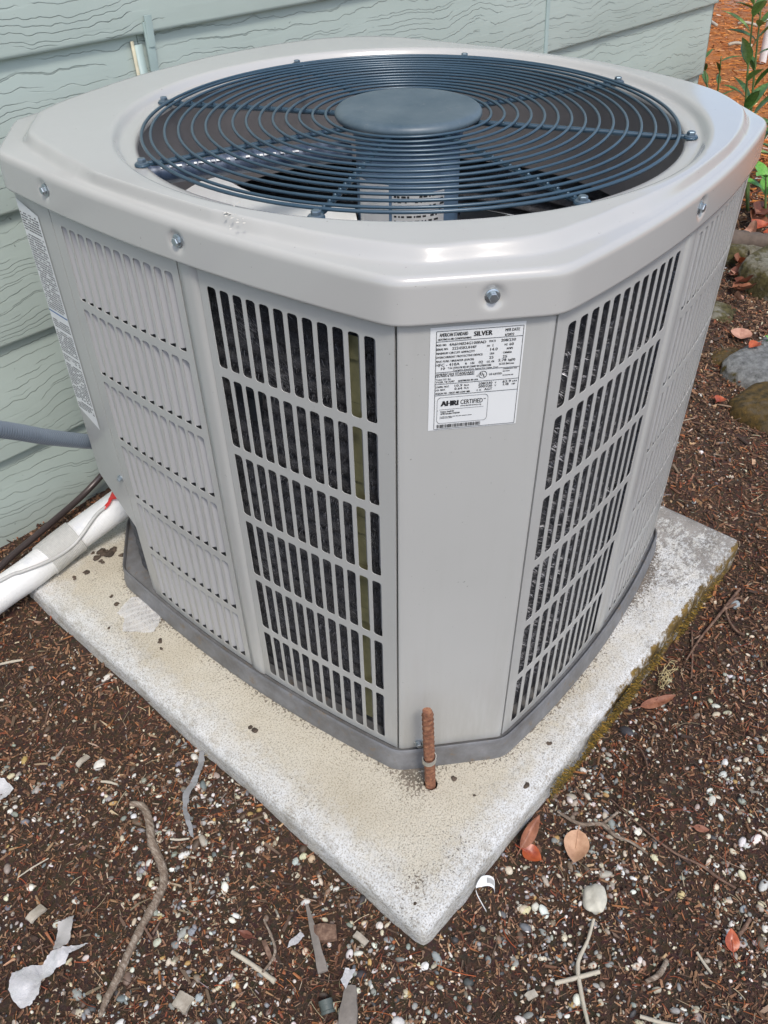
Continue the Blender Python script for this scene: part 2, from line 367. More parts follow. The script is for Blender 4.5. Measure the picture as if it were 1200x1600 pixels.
# body outline (used for panels, lid, pan, coil)
LF0,LF1=-.266,.372
def face_left(s):  x=-(.404-.016*(s/.266)**2) if abs(s)<=.266 else -(.388-.1203*(abs(s)-.266)); return np.array([x,s])
def face_right(s): return np.array([s,-(.400-.024*(s/.277)**2)])
def face_backr(s): return np.array([.404-.016*(s/.27)**2 if abs(s)<=.27 else .388-.1185*(abs(s)-.27),s])
def face_backl(s): return np.array([s,.476-.02*(s/.285)**2])
def outline():
    P=[]
    for s in np.linspace(.357,-.266,40): P.append(face_left(s))
    for s in np.linspace(-.280,.277,40): P.append(face_right(s))
    for s in np.linspace(-.268,.355,36): P.append(face_backr(s))
    for s in np.linspace(.285,-.285,36): P.append(face_backl(s))
    return np.array(P)
OUT=outline()
def resample(P,n):
    Q=np.vstack([P,P[:1]]); d=np.r_[0,np.cumsum(np.linalg.norm(np.diff(Q,axis=0),axis=1))]
    t=np.linspace(0,d[-1],n,endpoint=False); return np.stack([np.interp(t,d,Q[:,0]),np.interp(t,d,Q[:,1])],1)
def smooth_loop(P,k):
    for _ in range(k): P=(np.roll(P,1,0)+2*P+np.roll(P,-1,0))/4
    return P
def offset(P,o):
    T=np.roll(P,-1,0)-np.roll(P,1,0); T/=np.linalg.norm(T,axis=1,keepdims=True); N=np.stack([T[:,1],-T[:,0]],1)
    if ((P-P.mean(0))*N).sum()<0: N=-N
    return P+N*o
ORING=smooth_loop(resample(OUT,900),10)
def dist_loop(x,y,L): 
    d=np.full(x.shape,9.); 
    for p in L[::6]: d=np.minimum(d,np.hypot(x-p[0],y-p[1]))
    return d
HOLE=np.array([-.387,-.3245]); HR=.0105
st=.0055; na=int(PLX/st); nb=int(PLY/st)
A,B=np.meshgrid(np.linspace(0,PLX,na+1),np.linspace(0,PLY,nb+1),indexing='ij')
A0,B0=A.copy(),B.copy()
CR=.02
for ca,cb,sa,sb in ((CR,CR,-1,-1),(PLX-CR,CR,1,-1),(CR,PLY-CR,-1,1),(PLX-CR,PLY-CR,1,1)):
    u=(A0-ca)*sa/CR; v=(B0-cb)*sb/CR; m=(u>0)&(v>0)
    mu=u*np.sqrt(np.maximum(1-v*v/2,0))*.55+u*.45; mv=v*np.sqrt(np.maximum(1-u*u/2,0))*.55+v*.45
    A=np.where(m,ca+mu*sa*CR,A); B=np.where(m,cb+mv*sb*CR,B)
e=np.minimum(np.minimum(A0,PLX-A0),np.minimum(B0,PLY-B0))
def wav(x,y,f,s):
    r=np.random.default_rng(s); h=0
    for _ in range(10):
        a=r.uniform(0,2*PI); ff=f*r.uniform(.5,2); h=h+np.sin((x*math.cos(a)+y*math.sin(a))*ff+r.uniform(0,6))
    return h/10
rr=.0095+.003*wav(A0,B0,40,1); ee=np.clip(e,0,rr)
Zp=-(rr-np.sqrt(np.maximum(rr**2-(rr-ee)**2,0)))*.9+.0008*wav(A0,B0,60,2)+.0004*wav(A0,B0,300,3)
Zp=Zp-.0022*np.exp(-((e-.03)/.012)**2)*0+.0012*np.exp(-((e-.035)/.012)**2)
XY=pad_w(0,0)+A[...,None]*ex+B[...,None]*ey; px,py=XY[...,0],XY[...,1]
dh=np.hypot(px-HOLE[0],py-HOLE[1]); inside=dh<HR
sc=np.where(inside,HR/np.maximum(dh,1e-4),1); px=HOLE[0]+(px-HOLE[0])*sc; py=HOLE[1]+(py-HOLE[1])*sc
V=np.stack([px,py,Zp],-1).reshape(-1,3); idx=np.arange((na+1)*(nb+1)).reshape(na+1,nb+1)
q=np.stack([idx[:-1,:-1],idx[1:,:-1],idx[1:,1:],idx[:-1,1:]],-1).reshape(-1,4)
ins=inside.ravel(); q=q[~ins[q].all(1)]
edge=np.clip(1-e/.085,0,1); edge=np.maximum(edge,np.clip((A0-.30)/.35,0,1)*.75)
rp_=smooth_loop(resample(offset(ORING,.012),900),2)
dd=dist_loop(px,py,rp_); dirt=np.exp(-dd/.014)*(.9+.4*wav(A0,B0,25,5)); dirt+=.9*np.exp(-(np.hypot(px-HOLE[0]+.01,py-HOLE[1]-.02)/.03)**2)
dirt+=.55*np.exp(-((A0-.10)**2+(B0-.72)**2)/.05**2)+.9*np.exp(-((A0-.22)**2+(B0-.80)**2)/.035**2)+.7*np.exp(-((A0-.045)**2+(B0-.05)**2)/.022**2)
flake=np.clip((A0-.52)/.4,0,1)*np.clip((.45-B0)/.2+.6,0,1)+.25*np.exp(-((A0-.06)**2+(B0-.8)**2)/.09**2)
dirt+=1.0*np.exp(-(((A0-.74)/.07)**2+((B0-.12)/.05)**2))*(A0>.5)
side0=np.clip((.017-e)/.008,0,1); moss=np.clip((A0-.30)/.25,0,1)*np.clip((.012-B0)/.008,0,1)*.9
at_arrays=[a.ravel() for a in (edge,dirt,flake,side0,moss)]
# side walls
per=[(i,0) for i in range(na)]+[(na,j) for j in range(nb)]+[(i,nb) for i in range(na,0,-1)]+[(0,j) for j in range(nb,0,-1)]
pi_=np.array([idx[i,j] for i,j in per]); base=V[pi_]; cen=base.mean(0); nout=base[:,:2]-cen[:2]
ax_=np.array([A0[i,j] for i,j in per]); bx_=np.array([B0[i,j] for i,j in per]); 
nv=np.zeros((len(per),2)); nv+=np.where((ax_<1e-6)[:,None],-ex,0)+np.where((ax_>PLX-1e-6)[:,None],ex,0)+np.where((bx_<1e-6)[:,None],-ey,0)+np.where((bx_>PLY-1e-6)[:,None],ey,0)
nv/=np.linalg.norm(nv,axis=1,keepdims=True)
rows=[base]; cur=pi_; allV=[V]; nxt=len(V); Q=[q]; arr=[list(a) for a in at_arrays]
for dz in (.007,.015,.024,.034,.046,.06,.09):
    o=.001+.0022*wav(ax_*1.,bx_*1.+dz*3,50,9)[...]+.0011*wav(ax_,bx_+dz,220,11)+.04*max(0,dz-.01)*.35
    b2=base.copy(); b2[:,:2]+=nv*o[:,None]; b2[:,2]-=dz
    ids=np.arange(nxt,nxt+len(per)); nxt+=len(per); allV.append(b2)
    Q.append(np.stack([cur,ids,np.roll(ids,-1),np.roll(cur,-1)],-1)[:, ::1]); cur=ids
    ms=np.clip((ax_-.30)/.2,0,1)*(bx_<1e-6)*1.0
    for a,vv in zip(arr,(np.full(len(per),.75),np.clip((dz-.03)/.03,0,1)*.5*np.ones(len(per)),np.zeros(len(per)),np.ones(len(per)),ms)): a.extend(list(vv))
V=np.vstack(allV); q=np.vstack(Q)
slab=bulk('concrete_slab',V,q,None,SLAB,smooth=True,label='weathered square concrete pad under the outdoor unit',cat='concrete slab')
for nm,a in zip(('edge','dirt','flake','side','moss'),arr):
    t_=slab.data.attributes.new(nm,'FLOAT','POINT'); t_.data.foreach_set('value',np.array(a,dtype=np.float32))
# hole wall
V,Fs=lathe([(HR,.0004),(HR*.96,-.01),(HR*.9,-.035)],20,(HOLE[0],HOLE[1],0)); mb=MB(); mb.add(V,Fs); mb.build('rod_hole',simple('hole_dark_brown',(.03,.022,.016),.95),slab)  # hole wall in one even near-black brown

# ------------------------------------------------------------------ the condensing unit
ac=empty('air_conditioner',(0,0,0),label='large taupe outdoor condensing unit with louvered sides and a round blue fan grille',cat='air conditioner')
ZB,ZT=.040,.7245
def frame_of(face,s,sgn):
    """point and inward normal of a face at parameter s"""
    p=face(s); e_=1e-3; tn=face(s+e_)-face(s-e_); tn/=np.linalg.norm(tn); n=np.array([-tn[1],tn[0]])
    if np.dot(n,-p)<0: n=-n
    return p,n,tn
def fpt(face,s,z,d): p,n,tn=frame_of(face,s,1); return np.array([p[0]+n[0]*d,p[1]+n[1]*d,z])
ROWZ=[.052+.1105*k for k in range(6)]; SLH=.0985; SLW=.0132
def louver_panel(face,s0,s1,c0,c1,hinge,blades=True,label=None):
    """pressed steel panel with 12 x 6 slots between c0..c1; hinge=-1/+1: side of the slot the blade is hung on"""
    n=12; pitch=(c1-c0)/n; V=[];Fs=[]; TD=.0007; tdir=1 if True else 1
    cols=[s0]+[c0+pitch*k for k in range(n+1)]+[s1]
    rz=[ZB]+[ROWZ[k]-.006 for k in range(1,6)]+[ZT+.012]; rz=[ZB]+[ROWZ[0]-.006]+rz[1:6]+[ROWZ[5]+SLH+.006]+[ZT+.012]
    cache={}
    def vid(s,z,d):
        k=(round(s,6),round(z,6),d)
        if k not in cache: cache[k]=len(V); V.append(fpt(face,s,z,d))
        return cache[k]
    # slot outline: rounded rectangle, 20 points, matched to the cell boundary
    rc=.0035; hw=SLW/2; hh=SLH/2; loop=[]
    for cx_,cy_,a0 in ((hw-rc,hh-rc,0),(-hw+rc,hh-rc,90),(-hw+rc,-hh+rc,180),(hw-rc,-hh+rc,270)):
        for a in (0,30,60,90): loop.append((cx_+rc*math.cos(math.radians(a0+a)),cy_+rc*math.sin(math.radians(a0+a))))
    for r in range(6):
        zc=ROWZ[r]+SLH/2; zlo=rz[1+r] ; zhi=rz[2+r]
        for k in range(n):
            sc_=c0+pitch*(k+.5); sl,sh=cols[1+k],cols[2+k]
            def rect(i):
                g=i//4; j=i%4
                cs=[(sh,zhi),(sl,zhi),(sl,zlo),(sh,zlo)][g]; return cs
            inner=[vid(sc_+x,zc+y,0) for x,y in loop]; deep=[vid(sc_+x*.98,zc+y*.998,TD) for x,y in loop]
            corner=[vid(sh,zhi,0),vid(sl,zhi,0),vid(sl,zlo,0),vid(sh,zlo,0)]
            for g in range(4):
                for j in range(3): Fs.append((inner[g*4+j],corner[g],inner[g*4+j+1]))
                Fs.append((inner[g*4+3],corner[g],corner[(g+1)%4],inner[(g*4+4)%16]))
            for j in range(16): Fs.append((inner[j],inner[(j+1)%16],deep[(j+1)%16],deep[j]))
    # margins
    def quad(sa,sb,za,zb): Fs.append((vid(sa,za,0),vid(sb,za,0),vid(sb,zb,0),vid(sa,zb,0)))
    for k in range(n): quad(cols[1+k],cols[2+k],rz[0],rz[1]); quad(cols[1+k],cols[2+k],rz[7],rz[8])
    for a,b in ((0,1),(13,14)):
        for r in range(8): quad(cols[a],cols[b],rz[r],rz[r+1])
    # folded edges
    for sa in (s0,s1):
        sg=1 if sa==s0 else -1
        for r in range(8):
            a=vid(sa,rz[r],0); b=vid(sa,rz[r+1],0); V.append(fpt(face,sa+sg*.0008,rz[r],.004)); V.append(fpt(face,sa+sg*.0008,rz[r+1],.004)); Fs.append((a,b,len(V)-1,len(V)-2))
    mb=MB(); mb.add(V,Fs)
    # shallow pressed ribs beside the slots
    pn=mb.build('louver_panel',CAB,ac,ang=30)
    if label: pn['label']=label
    # blades
    hh=SLH/2-.0006
    def blade_data(s,zc):
        V=[];Fs=[]; e0=s+hinge*(SLW/2+.0008); prof=[(0,.0012),(.30,.0038),(.65,.0072),(1.0,.0098)]
        m=len(prof)
        for zz,cut in ((-hh,0),(-hh+.004,1),(hh-.004,1),(hh,0)):
            for i,(u,dp) in enumerate(prof):
                uu=u*(.90 if (cut==0 and i==m-1) else 1); V.append(fpt(face,e0-hinge*uu*.0085,zc+zz,dp))
        for a in range(3):
            for i in range(m-1): Fs.append((a*m+i,a*m+i+1,(a+1)*m+i+1,(a+1)*m+i))
        return V,Fs
    if blades:
        for k in range(n):
            sc_=c0+pitch*(k+.5); base=fpt(face,sc_,ROWZ[0]+SLH/2,0)
            V,Fs=blade_data(sc_,ROWZ[0]+SLH/2); me=mesh('louver_blade',[v-base for v in V],Fs,BLADEM)
            for r in range(6): link('louver_blade',me,pn,loc=tuple(base+np.array([0,0,ROWZ[r]-ROWZ[0]])))
    else:
        mb=MB()
        for k in range(n):
            for r in range(6): V,Fs=blade_data(c0+pitch*(k+.5),ROWZ[r]+SLH/2); mb.add(V,Fs)
        mb.build('louver_blade',BLADEM,pn,kind='stuff')
    return pn
PC=.0160
louver_panel(face_left,-.2645,-PC,-.2465,-.0245,-1)
louver_panel(face_left,PC,.2645,.0245,.2465,1)
louver_panel(face_right,-.2775,-PC,-.262,-.024,-1)
louver_panel(face_right,PC,.2755,.024,.262,1)
louver_panel(face_backr,-.2645,-PC,-.2465,-.0245,-1,False)
louver_panel(face_backr,PC,.2645,.0245,.2465,1,False)
louver_panel(face_backl,-.283,-PC,-.262,-.024,-1,False)
louver_panel(face_backl,PC,.283,.024,.262,1,False)
def sheet(name,pts,z0,z1,mat,parent,nz=1,th=.0,mats=None,**k):
    """vertical sheet through plan points"""
    V=[];Fs=[];m=len(pts)
    for r in range(nz+1):
        for p in pts: V.append((p[0],p[1],z0+(z1-z0)*r/nz))
    for r in range(nz):
        for j in range(m-1): Fs.append((r*m+j,r*m+j+1,(r+1)*m+j+1,(r+1)*m+j))
    mb=MB(); mb.add(V,Fs); return mb.build(name,mat,parent,ang=60,**k)
# middle posts: a shallow channel between the two panels of each side
for f in (face_left,face_right,face_backr,face_backl):
    pts=[fpt(f,s,0,d)[:2] for s,d in ((-PC-.001,.003),(-PC+.0015,.0025),(-PC+.0035,-.0012),(-.004,-.0020),(.004,-.0020),(PC-.0035,-.0012),(PC-.0015,.0025),(PC+.001,.003))]
    sheet('center_post',pts,ZB-.002,ZT+.01,CAB,ac)
# corner panels
def corner(pts,r=.010,n=5,name='corner_panel'):
    out=[]; P=[np.array(p,float) for p in pts]
    out.append(P[0])
    for i in range(1,len(P)-1):
        a=P[i-1]-P[i]; b=P[i+1]-P[i]; la,lb=np.linalg.norm(a),np.linalg.norm(b); q0=P[i]+a/la*r; q2=P[i]+b/lb*r
        for t_ in np.linspace(0,1,n+1): out.append((1-t_)**2*q0+2*t_*(1-t_)*P[i]+t_*t_*q2)
    out.append(P[-1]); return out
A_=face_left(-.2655); B_=face_right(-.2785)
inw=lambda p,f,s,d: fpt(f,s,0,d)[:2]
cp=corner([inw(None,face_left,-.2645,.006),inw(None,face_left,-.2664,.0002),A_+np.array([.0035,-.0060]),B_+np.array([-.0060,.0030]),inw(None,face_right,-.2788,.0002),inw(None,face_right,-.2775,.006)],.0028)
sheet('corner_panel',cp,ZB-.001,ZT+.01,CAB,ac,nz=2)
c2=[inw(None,face_right,.2765,.005),inw(None,face_right,.2775,0),face_backr(-.2665),inw(None,face_backr,-.2655,.005)]
sheet('corner_panel',corner(c2,.006)if 0 else c2,ZB,ZT+.01,CAB,ac)
c3=[inw(None,face_backr,.2665,.004),inw(None,face_backr,.267,0),face_backr(.355),face_backl(.285),inw(None,face_backl,.284,.004)]
sheet('corner_panel',c3,ZB,ZT+.01,CAB,ac)
# dark seams beside the front corner panel are real gaps: a strip inside closes the view
for f,s in ((face_left,-.2655),(face_right,-.2782)):
    pts=[fpt(f,s-.006,0,.008)[:2],fpt(f,s+.006,0,.008)[:2]]; sheet('seam_backing',pts,ZB,ZT,SEAM,ac)
# service cover at the left end (ends above the pipes), with folded foot
LCa=fpt(face_left,.2662,0,0)[:2]; LCb=np.array(face_left(.352)); LCc=np.array([-.318,.432]); LCd=np.array([-.285,.456])
V=[];Fs=[]
pl=[LCa+np.array([.005,-.0005]),LCa,LCa*.0+face_left(.272),LCb,LCb+np.array([.010,.014]),LCc,LCd]
zlow=[.185,.185,.192,.262,.275,.29,.29]
for p_,zl in zip(pl,zlow): V.append((p_[0],p_[1],zl)); V.append((p_[0],p_[1],ZT+.01))
for j in range(len(pl)-1): Fs.append((2*j,2*j+2,2*j+3,2*j+1))
m0=len(V)
for p_,zl in zip(pl,zlow): V.append((p_[0]*.96,p_[1]*.985,zl+.001))
for j in range(len(pl)-1): Fs.append((2*j,m0+j,m0+j+1,2*j+2))
mb=MB(); mb.add(V,Fs); cover=mb.build('service_cover',CAB,ac,ang=40)
# narrow corner post going down behind it to the pan
pts=[fpt(face_left,.2655,0,.0015)[:2],fpt(face_left,.277,0,.0025)[:2],fpt(face_left,.279,0,.02)[:2]]
sheet('corner_post',pts,ZB,ZT,CAB,ac)
pts=[(-.335,.30),(-.30,.35),(-.27,.37),(-.25,.44)]
sheet('service_panel',pts,ZB,ZT,simple('inner_panel_grey',(.20,.20,.19),.5),ac)
# hex bolts
def hexbolt(loc,nrm,r=.0046,parent=None,mat=STEEL,washer=True,name='bolt'):
    nrm=Vector(nrm).normalized(); q=nrm.to_track_quat('Z','Y'); V=[];Fs=[]
    mb=MB()
    if washer:
        v,f=lathe([(0,.0014),(r*1.25,.0014),(r*1.5,.0008),(r*1.5,-.002)],18); mb.add(v,f)
    ang=[k*PI/3 for k in range(6)]; V=[]
    for rr_,z in ((r,-.001),(r,.0046),(r*.86,.0056)): V+=[(rr_*math.cos(a),rr_*math.sin(a),z) for a in ang]
    Fs=[(k,(k+1)%6,6+(k+1)%6,6+k) for k in range(6)]+[(6+k,6+(k+1)%6,12+(k+1)%6,12+k) for k in range(6)]+[tuple(12+k for k in range(6))]
    mb.add(V,Fs); v,f=lathe([(r*.62,.0056),(r*.5,.0048),(0,.0048)],10); mb.add(v,f)
    o=mb.build(name,mat,parent,ang=25); o.location=loc; o.rotation_euler=q.to_euler(); return o
hexbolt(tuple(fpt(face_left,.2755,.292,-.001)),(-1,-.1,0),.0038,cover)

# ---- base pan
pan=offset(ORING,.0095); pn_in=offset(ORING,-.004); n=len(pan); V=[];Fs=[]
prof=[(.0125,.0006),(.0125,.012),(.0105,.018),(.0095,.034),(.0090,.0405),(.0072,.0425),(.0052,.0405),(.0045,.034),(-.02,.033)]
# the pan is wider at its left rear corner, where it carries the pipes
for o_,z_ in prof:
    P=offset(ORING,o_)
    for p_ in P: V.append((p_[0],p_[1],z_))
for j in range(len(prof)-1):
    for k in range(n): Fs.append((j*n+k,j*n+(k+1)%n,(j+1)*n+(k+1)%n,(j+1)*n+k))
c0=len(V); V.append((0,0.03,.033)); j=len(prof)-1
for k in range(n): Fs.append((j*n+k,j*n+(k+1)%n,c0))
mb=MB(); mb.add(V,Fs); mb.build('base_pan',PAN,ac,ang=40)

# ---- coil behind the louvers: stacked spine-fin tubes
CP=resample(OUT,320); CP=smooth_loop(CP,9); cin=offset(CP,-.028); V=[];Fs=[]; n=len(cin)
zs=np.arange(.036,.70,.0031); pitch=.0245
for z in zs:
    b=abs(math.sin(PI*z/pitch)); P=offset(cin,.0095*b**.8-.004)
    for p_ in P: V.append((p_[0],p_[1],z))
for j in range(len(zs)-1):
    for k in range(n): Fs.append((j*n+k,j*n+(k+1)%n,(j+1)*n+(k+1)%n,(j+1)*n+k))
V=[np.array(v) for v in V]
coil=obj('coil',V,Fs,COIL,ac)
NB=52000; kk=rng.uniform(0,1,NB); seg=np.zeros((NB,3)); 
sel=np.array([i for i,p_ in enumerate(cin) if (p_[0]<-.28 and p_[1]<.27) or (p_[1]<-.28 and p_[0]<.27)])
ci=sel[rng.integers(0,len(sel),NB)]; T=np.roll(cin,-1,0)-cin; Tn=T/np.linalg.norm(T,axis=1,keepdims=True); Nn=np.stack([Tn[:,1],-Tn[:,0]],1)
if ((cin-cin.mean(0))*Nn).sum()<0: Nn=-Nn
zrow=(np.floor(rng.uniform(.075,.69,NB)/pitch)+.5)*pitch; th=rng.uniform(-1.25,1.35,NB); 
b0=cin[ci]+T[ci]*rng.uniform(0,1,NB)[:,None]; rd=.005; ln=rng.uniform(.006,.0115,NB)
curl=rng.normal(.35,.35,NB)
def bp(rad,dt=0): 
    o=np.cos(th+dt)*rad; z=zrow+np.sin(th+dt)*rad*1.1; return np.column_stack([b0+Nn[ci]*(o-.002)[:,None],z])
p0=bp(rd); p1=bp(rd+ln)+np.column_stack([Tn[ci]*(curl*ln)[:,None],np.zeros(NB)])
wv=np.column_stack([Tn[ci]*.00046,np.full(NB,.0003)])
V=np.stack([p0-wv,p0+wv,p1+wv*.4],1).reshape(-1,3); q=np.arange(NB*3).reshape(-1,3)
g=rng.uniform(0,1,NB)**2.6; patch=np.clip(wav(b0[:,0]*3,zrow*3,22,4)*2.,0,1)*.4
cc=(.13+.95*g*(.35+patch))[:,None]*np.array([1,1,1.08]); cc=np.repeat(cc,3,axis=0)
bulk('coil_bristles',V,q,cc,COILB,coil,kind='stuff')
# white damaged fin tufts
NT_=900; ctr=[(-.36,-.10,.60),(-.36,-.06,.655),(-.36,-.19,.27),(-.36,-.03,.27),(-.36,-.05,.175),(-.36,-.21,.42),(-.36,-.055,.32)]
vv=[];
for i in range(NT_):
    c=ctr[int(rng.integers(len(ctr)))]; y=c[1]+rng.normal(0,.008); z=c[2]+rng.normal(0,.010); x=face_left(y)[0]+.021+rng.uniform(-.004,.004)
    a=rng.normal(1.2,.7); l=rng.uniform(.004,.011); d=np.array([-.4*l,math.cos(a)*l,math.sin(a)*l]); w_=np.array([0,.0003,-.0002]); p=np.array([x,y,z])
    vv+=[p-w_,p+w_,p+d]
vv=np.array(vv); bulk('bent_fins',vv,np.arange(len(vv)).reshape(-1,3),np.full((len(vv),3),.55),COILB,coil,kind='stuff')
# coil strap seen through the eleventh slot, and a small clip
def strapm(s,w,z0,z1,d):
    mb=MB(); nz=24
    for r in range(nz):
        za=z0+(z1-z0)*r/nz; zb=z0+(z1-z0)*(r+1)/nz; dd=d+.0012*math.sin(r*2.1)
        V=[fpt(face_left,s-w/2,za,dd),fpt(face_left,s+w/2,za,dd),fpt(face_left,s+w/2,zb,dd+.0008),fpt(face_left,s-w/2,zb,dd+.0008),fpt(face_left,s-w/2,za,dd+.004),fpt(face_left,s+w/2,za,dd+.004),fpt(face_left,s+w/2,zb,dd+.004),fpt(face_left,s-w/2,zb,dd+.004)]
        mb.add(V,[(0,1,2,3),(0,3,7,4),(1,5,6,2)])
    return mb
strapm(-.2070,.017,.06,.69,.0145).build('coil_strap',STRAP,ac,label='olive stained strap over the fins')
mb=MB(); c_=fpt(face_left,-.05,.565,.018); v,f=box_data(c_,(.012,.03,.022)); mb.add(v,f); v,f=box_data(c_+np.array([-.004,-.012,-.012]),(.008,.012,.03)); mb.add(v,f); mb.build('coil_clip',BLACKP,ac)

# ---- lid
NA=1080; th=np.linspace(-PI,PI,NA,endpoint=False)
def polar_r(P,off_):
    P=offset(P,off_); P=resample(P,2400); a=np.arctan2(P[:,1],P[:,0]); r=np.hypot(P[:,0],P[:,1]); o=np.argsort(a)
    return np.interp(th,np.r_[a[o]-2*PI,a[o],a[o]+2*PI],np.r_[r[o],r[o],r[o]])
LIDO=smooth_loop(resample(OUT,1200),26)
Ro=polar_r(LIDO,.0085)
pt_=np.array([(-180,.402),(-172,.397),(-163,.402),(-154,.4185),(-147,.432),(-142,.4405),(-136,.4335),(-130,.435),(-126,.431),(-122,.4209),(-113,.403),(-105,.396),(-93,.392),(-79,.3985),(-72,.406),(-64,.4163),(-58,.428),(-53,.4375),(-47,.437),(-42,.436),(-36,.428),(-20,.405),(0,.398),(20,.412),(30,.437),(38,.47),(44,.488),(52,.492),(58,.488),(70,.472),(90,.458),(108,.470),(118,.488),(124,.497),(129,.489),(134,.486),(138,.472),(142,.456),(148,.438),(154,.424),(165,.413),(173,.405)])
pr=np.interp(np.degrees(th),np.r_[pt_[:,0]-360,pt_[:,0],pt_[:,0]+360],np.r_[pt_[:,1],pt_[:,1],pt_[:,1]])
ker=np.hanning(17);ker/=ker.sum(); pr=np.convolve(np.r_[pr[-20:],pr,pr[:20]],ker,'same')[20:-20]
Rp=np.minimum(pr,Ro-.016)
ZL,ZP=.7695,.7850
rows=[]   # (radius array, z array)
def sstep(x): x=np.clip(x,0,1); return x*x*(3-2*x)
# inside edge rolled down into the shroud
for r,z in ((.3497,.7655),(.3497,.7675),(.3501,.7695),(.3512,.7715),(.3530,.7730),(.3560,.7738),(.360,.7740),(.365,.7740),(.3685,.7742),(.3705,.7750),(.3725,.7772),(.3745,.7802),(.3765,.7828),(.3785,.7842),(.381,.7848),(.384,.7849)):
    rows.append((np.full(NA,r),np.full(NA,z),True))
rin=.384
for t_ in (.12,.3,.5,.7,.85,.93,1.0):
    r=rin+(np.maximum(Rp-.003,rin+.004)-rin)*t_; rows.append((r,np.full(NA,ZP)-.0006*t_,False))
step=np.minimum(.0145,(Ro-.010-Rp).clip(.005))
for t_ in np.linspace(.12,1,8):
    rows.append((np.maximum(Rp-.003,rin+.004)+step*t_,np.full(NA,ZP-.0006-(ZP-.0006-ZL-.0015)*float(sstep(t_))),False))
r0=rows[-1][0]; rimr=.0095; r1=np.maximum(Ro-rimr,r0+.0008)
for t_ in (.2,.4,.6,.8,1.0): rows.append((r0+(r1-r0)*t_,np.full(NA,ZL)+.0015*(1-t_),False))
for a in np.linspace(12,90,8):
    a=math.radians(a); rows.append((r1+(Ro-.0015-r1)*math.sin(a),np.full(NA,ZL-.0100*(1-math.cos(a))),False))
for t_ in np.linspace(.05,1,17): rows.append((Ro-.0015+.0015*t_,np.full(NA,ZL-.0100-(ZL-.0100-ZT-.0005)*t_),False))
rows.append((Ro-.0012,np.full(NA,ZT-.0008),False)); rows.append((Ro-.003,np.full(NA,ZT-.0004),False)); rows.append((Ro-.004,np.full(NA,ZT+.03),False))
Rr=np.array([r for r,_,_ in rows]); Zz=np.array([z for _,z,_ in rows])
Xl=Rr*np.cos(th); Yl=Rr*np.sin(th)
# gentle oil-canning of the sheet
Zz=Zz+np.where((Rr>.385)&(Zz>.76),.0006*wav(Xl,Yl,14,21),0)
BZ=.7470; bl=[(-.331,-.334),(-.4125,0.0),(-.402,.250),(-.012,-.4085),(.33,-.325),(.41,0.02),(.0,.485),(-.33,.42)]
for bx,by in bl:
    a=math.atan2(by,bx); k=int(round((a+PI)/(2*PI)*NA))%NA; rb=Ro[k]; P=np.array([rb*math.cos(a),rb*math.sin(a),BZ])
    D=np.sqrt((Xl-P[0])**2+(Yl-P[1])**2+(Zz-P[2])**2); m=(Zz<.7685)&(Rr>.38)
    dent=.0038*np.exp(-(D/.0105)**4)*m; Xl=Xl-np.cos(a)*dent; Yl=Yl-np.sin(a)*dent
V=np.stack([Xl,Yl,Zz],-1).reshape(-1,3); nr=len(rows); idx=np.arange(nr*NA).reshape(nr,NA)
q=np.stack([idx[:-1],np.roll(idx,-1,1)[:-1],np.roll(idx,-1,1)[1:],idx[1:]],-1).reshape(-1,4)
q=q[:, ::-1]
lid=bulk('lid',V,q,None,LID,ac,smooth=True)
for bx,by in bl:
    a=math.atan2(by,bx); k=int(round((a+PI)/(2*PI)*NA))%NA; rb=Ro[k]-.0036
    T_=np.array([Ro[(k+6)%NA]*math.cos(th[(k+6)%NA])-Ro[k-6]*math.cos(th[k-6]),Ro[(k+6)%NA]*math.sin(th[(k+6)%NA])-Ro[k-6]*math.sin(th[k-6])]); nn=(T_[1],-T_[0],0)
    hexbolt((rb*math.cos(a),rb*math.sin(a),BZ),nn,.0048,lid)
# scuff on the front left of the lid
# ---- fan guard
guard=empty('fan_guard'); guard.parent=ac
rings=[.343,.3318]+[.3318-.0172*k for k in range(1,14)]
GZ=.7800
for i,r in enumerate(rings):
    P=[(r*math.cos(a),r*math.sin(a),GZ+.0004*math.sin(3*a+i)+.0035*(1-(r/.343)**2)) for a in np.linspace(0,2*PI,145)]
    V,Fs=tube_data(P,.0019 if i else .0021,8,False); mb=MB(); mb.add(V,Fs); mb.build('guard_ring',GUARD,guard,ang=180)
for k in range(8):
    a=-.0287-PI/8+k*PI/4; ca,sa=math.cos(a),math.sin(a); big=.0034
    P=[(r*ca,r*sa,z) for r,z in ((.07,.7760),(.13,.7762),(.22,.7757),(.335,.7742),(.345,.7755),(.350,.7765))]
    V,Fs=tube_data(P,[big]*4+[big*.9,big*.6],10); mb=MB(); mb.add(V,Fs)
    # flattened eye at the end
    Rz=np.array([[ca,-sa,0],[sa,ca,0],[0,0,1]]); v,f=lathe([(0,.0012),(.0085,.0012),(.0092,.0004),(.0092,-.0012),(0,-.0012)],18)
    mb.add([Rz@np.array(x)+np.array([.3565*ca,.3565*sa,.7760]) for x in v],f)
    v,f=box_data((.348*ca,.348*sa,.7760),(.013,.009,.0024),Rz); mb.add(v,f)
    for rg in rings:      # weld dots where the rings cross
        v,f=lathe([(0,-.0026),(.0022,-.0013),(.0027,0),(.0022,.0013),(0,.0026)],8,(rg*ca,rg*sa,.7778)); mb.add(v,f)
    sp_=mb.build('guard_spoke',GUARD,guard,ang=60)
    hexbolt((.3565*ca,.3565*sa,.7772),(0,0,1),.0052,guard,simple('slate_zinc',(.16,.21,.25),.35,.6) if k==0 else bpy.data.materials['slate_zinc'])
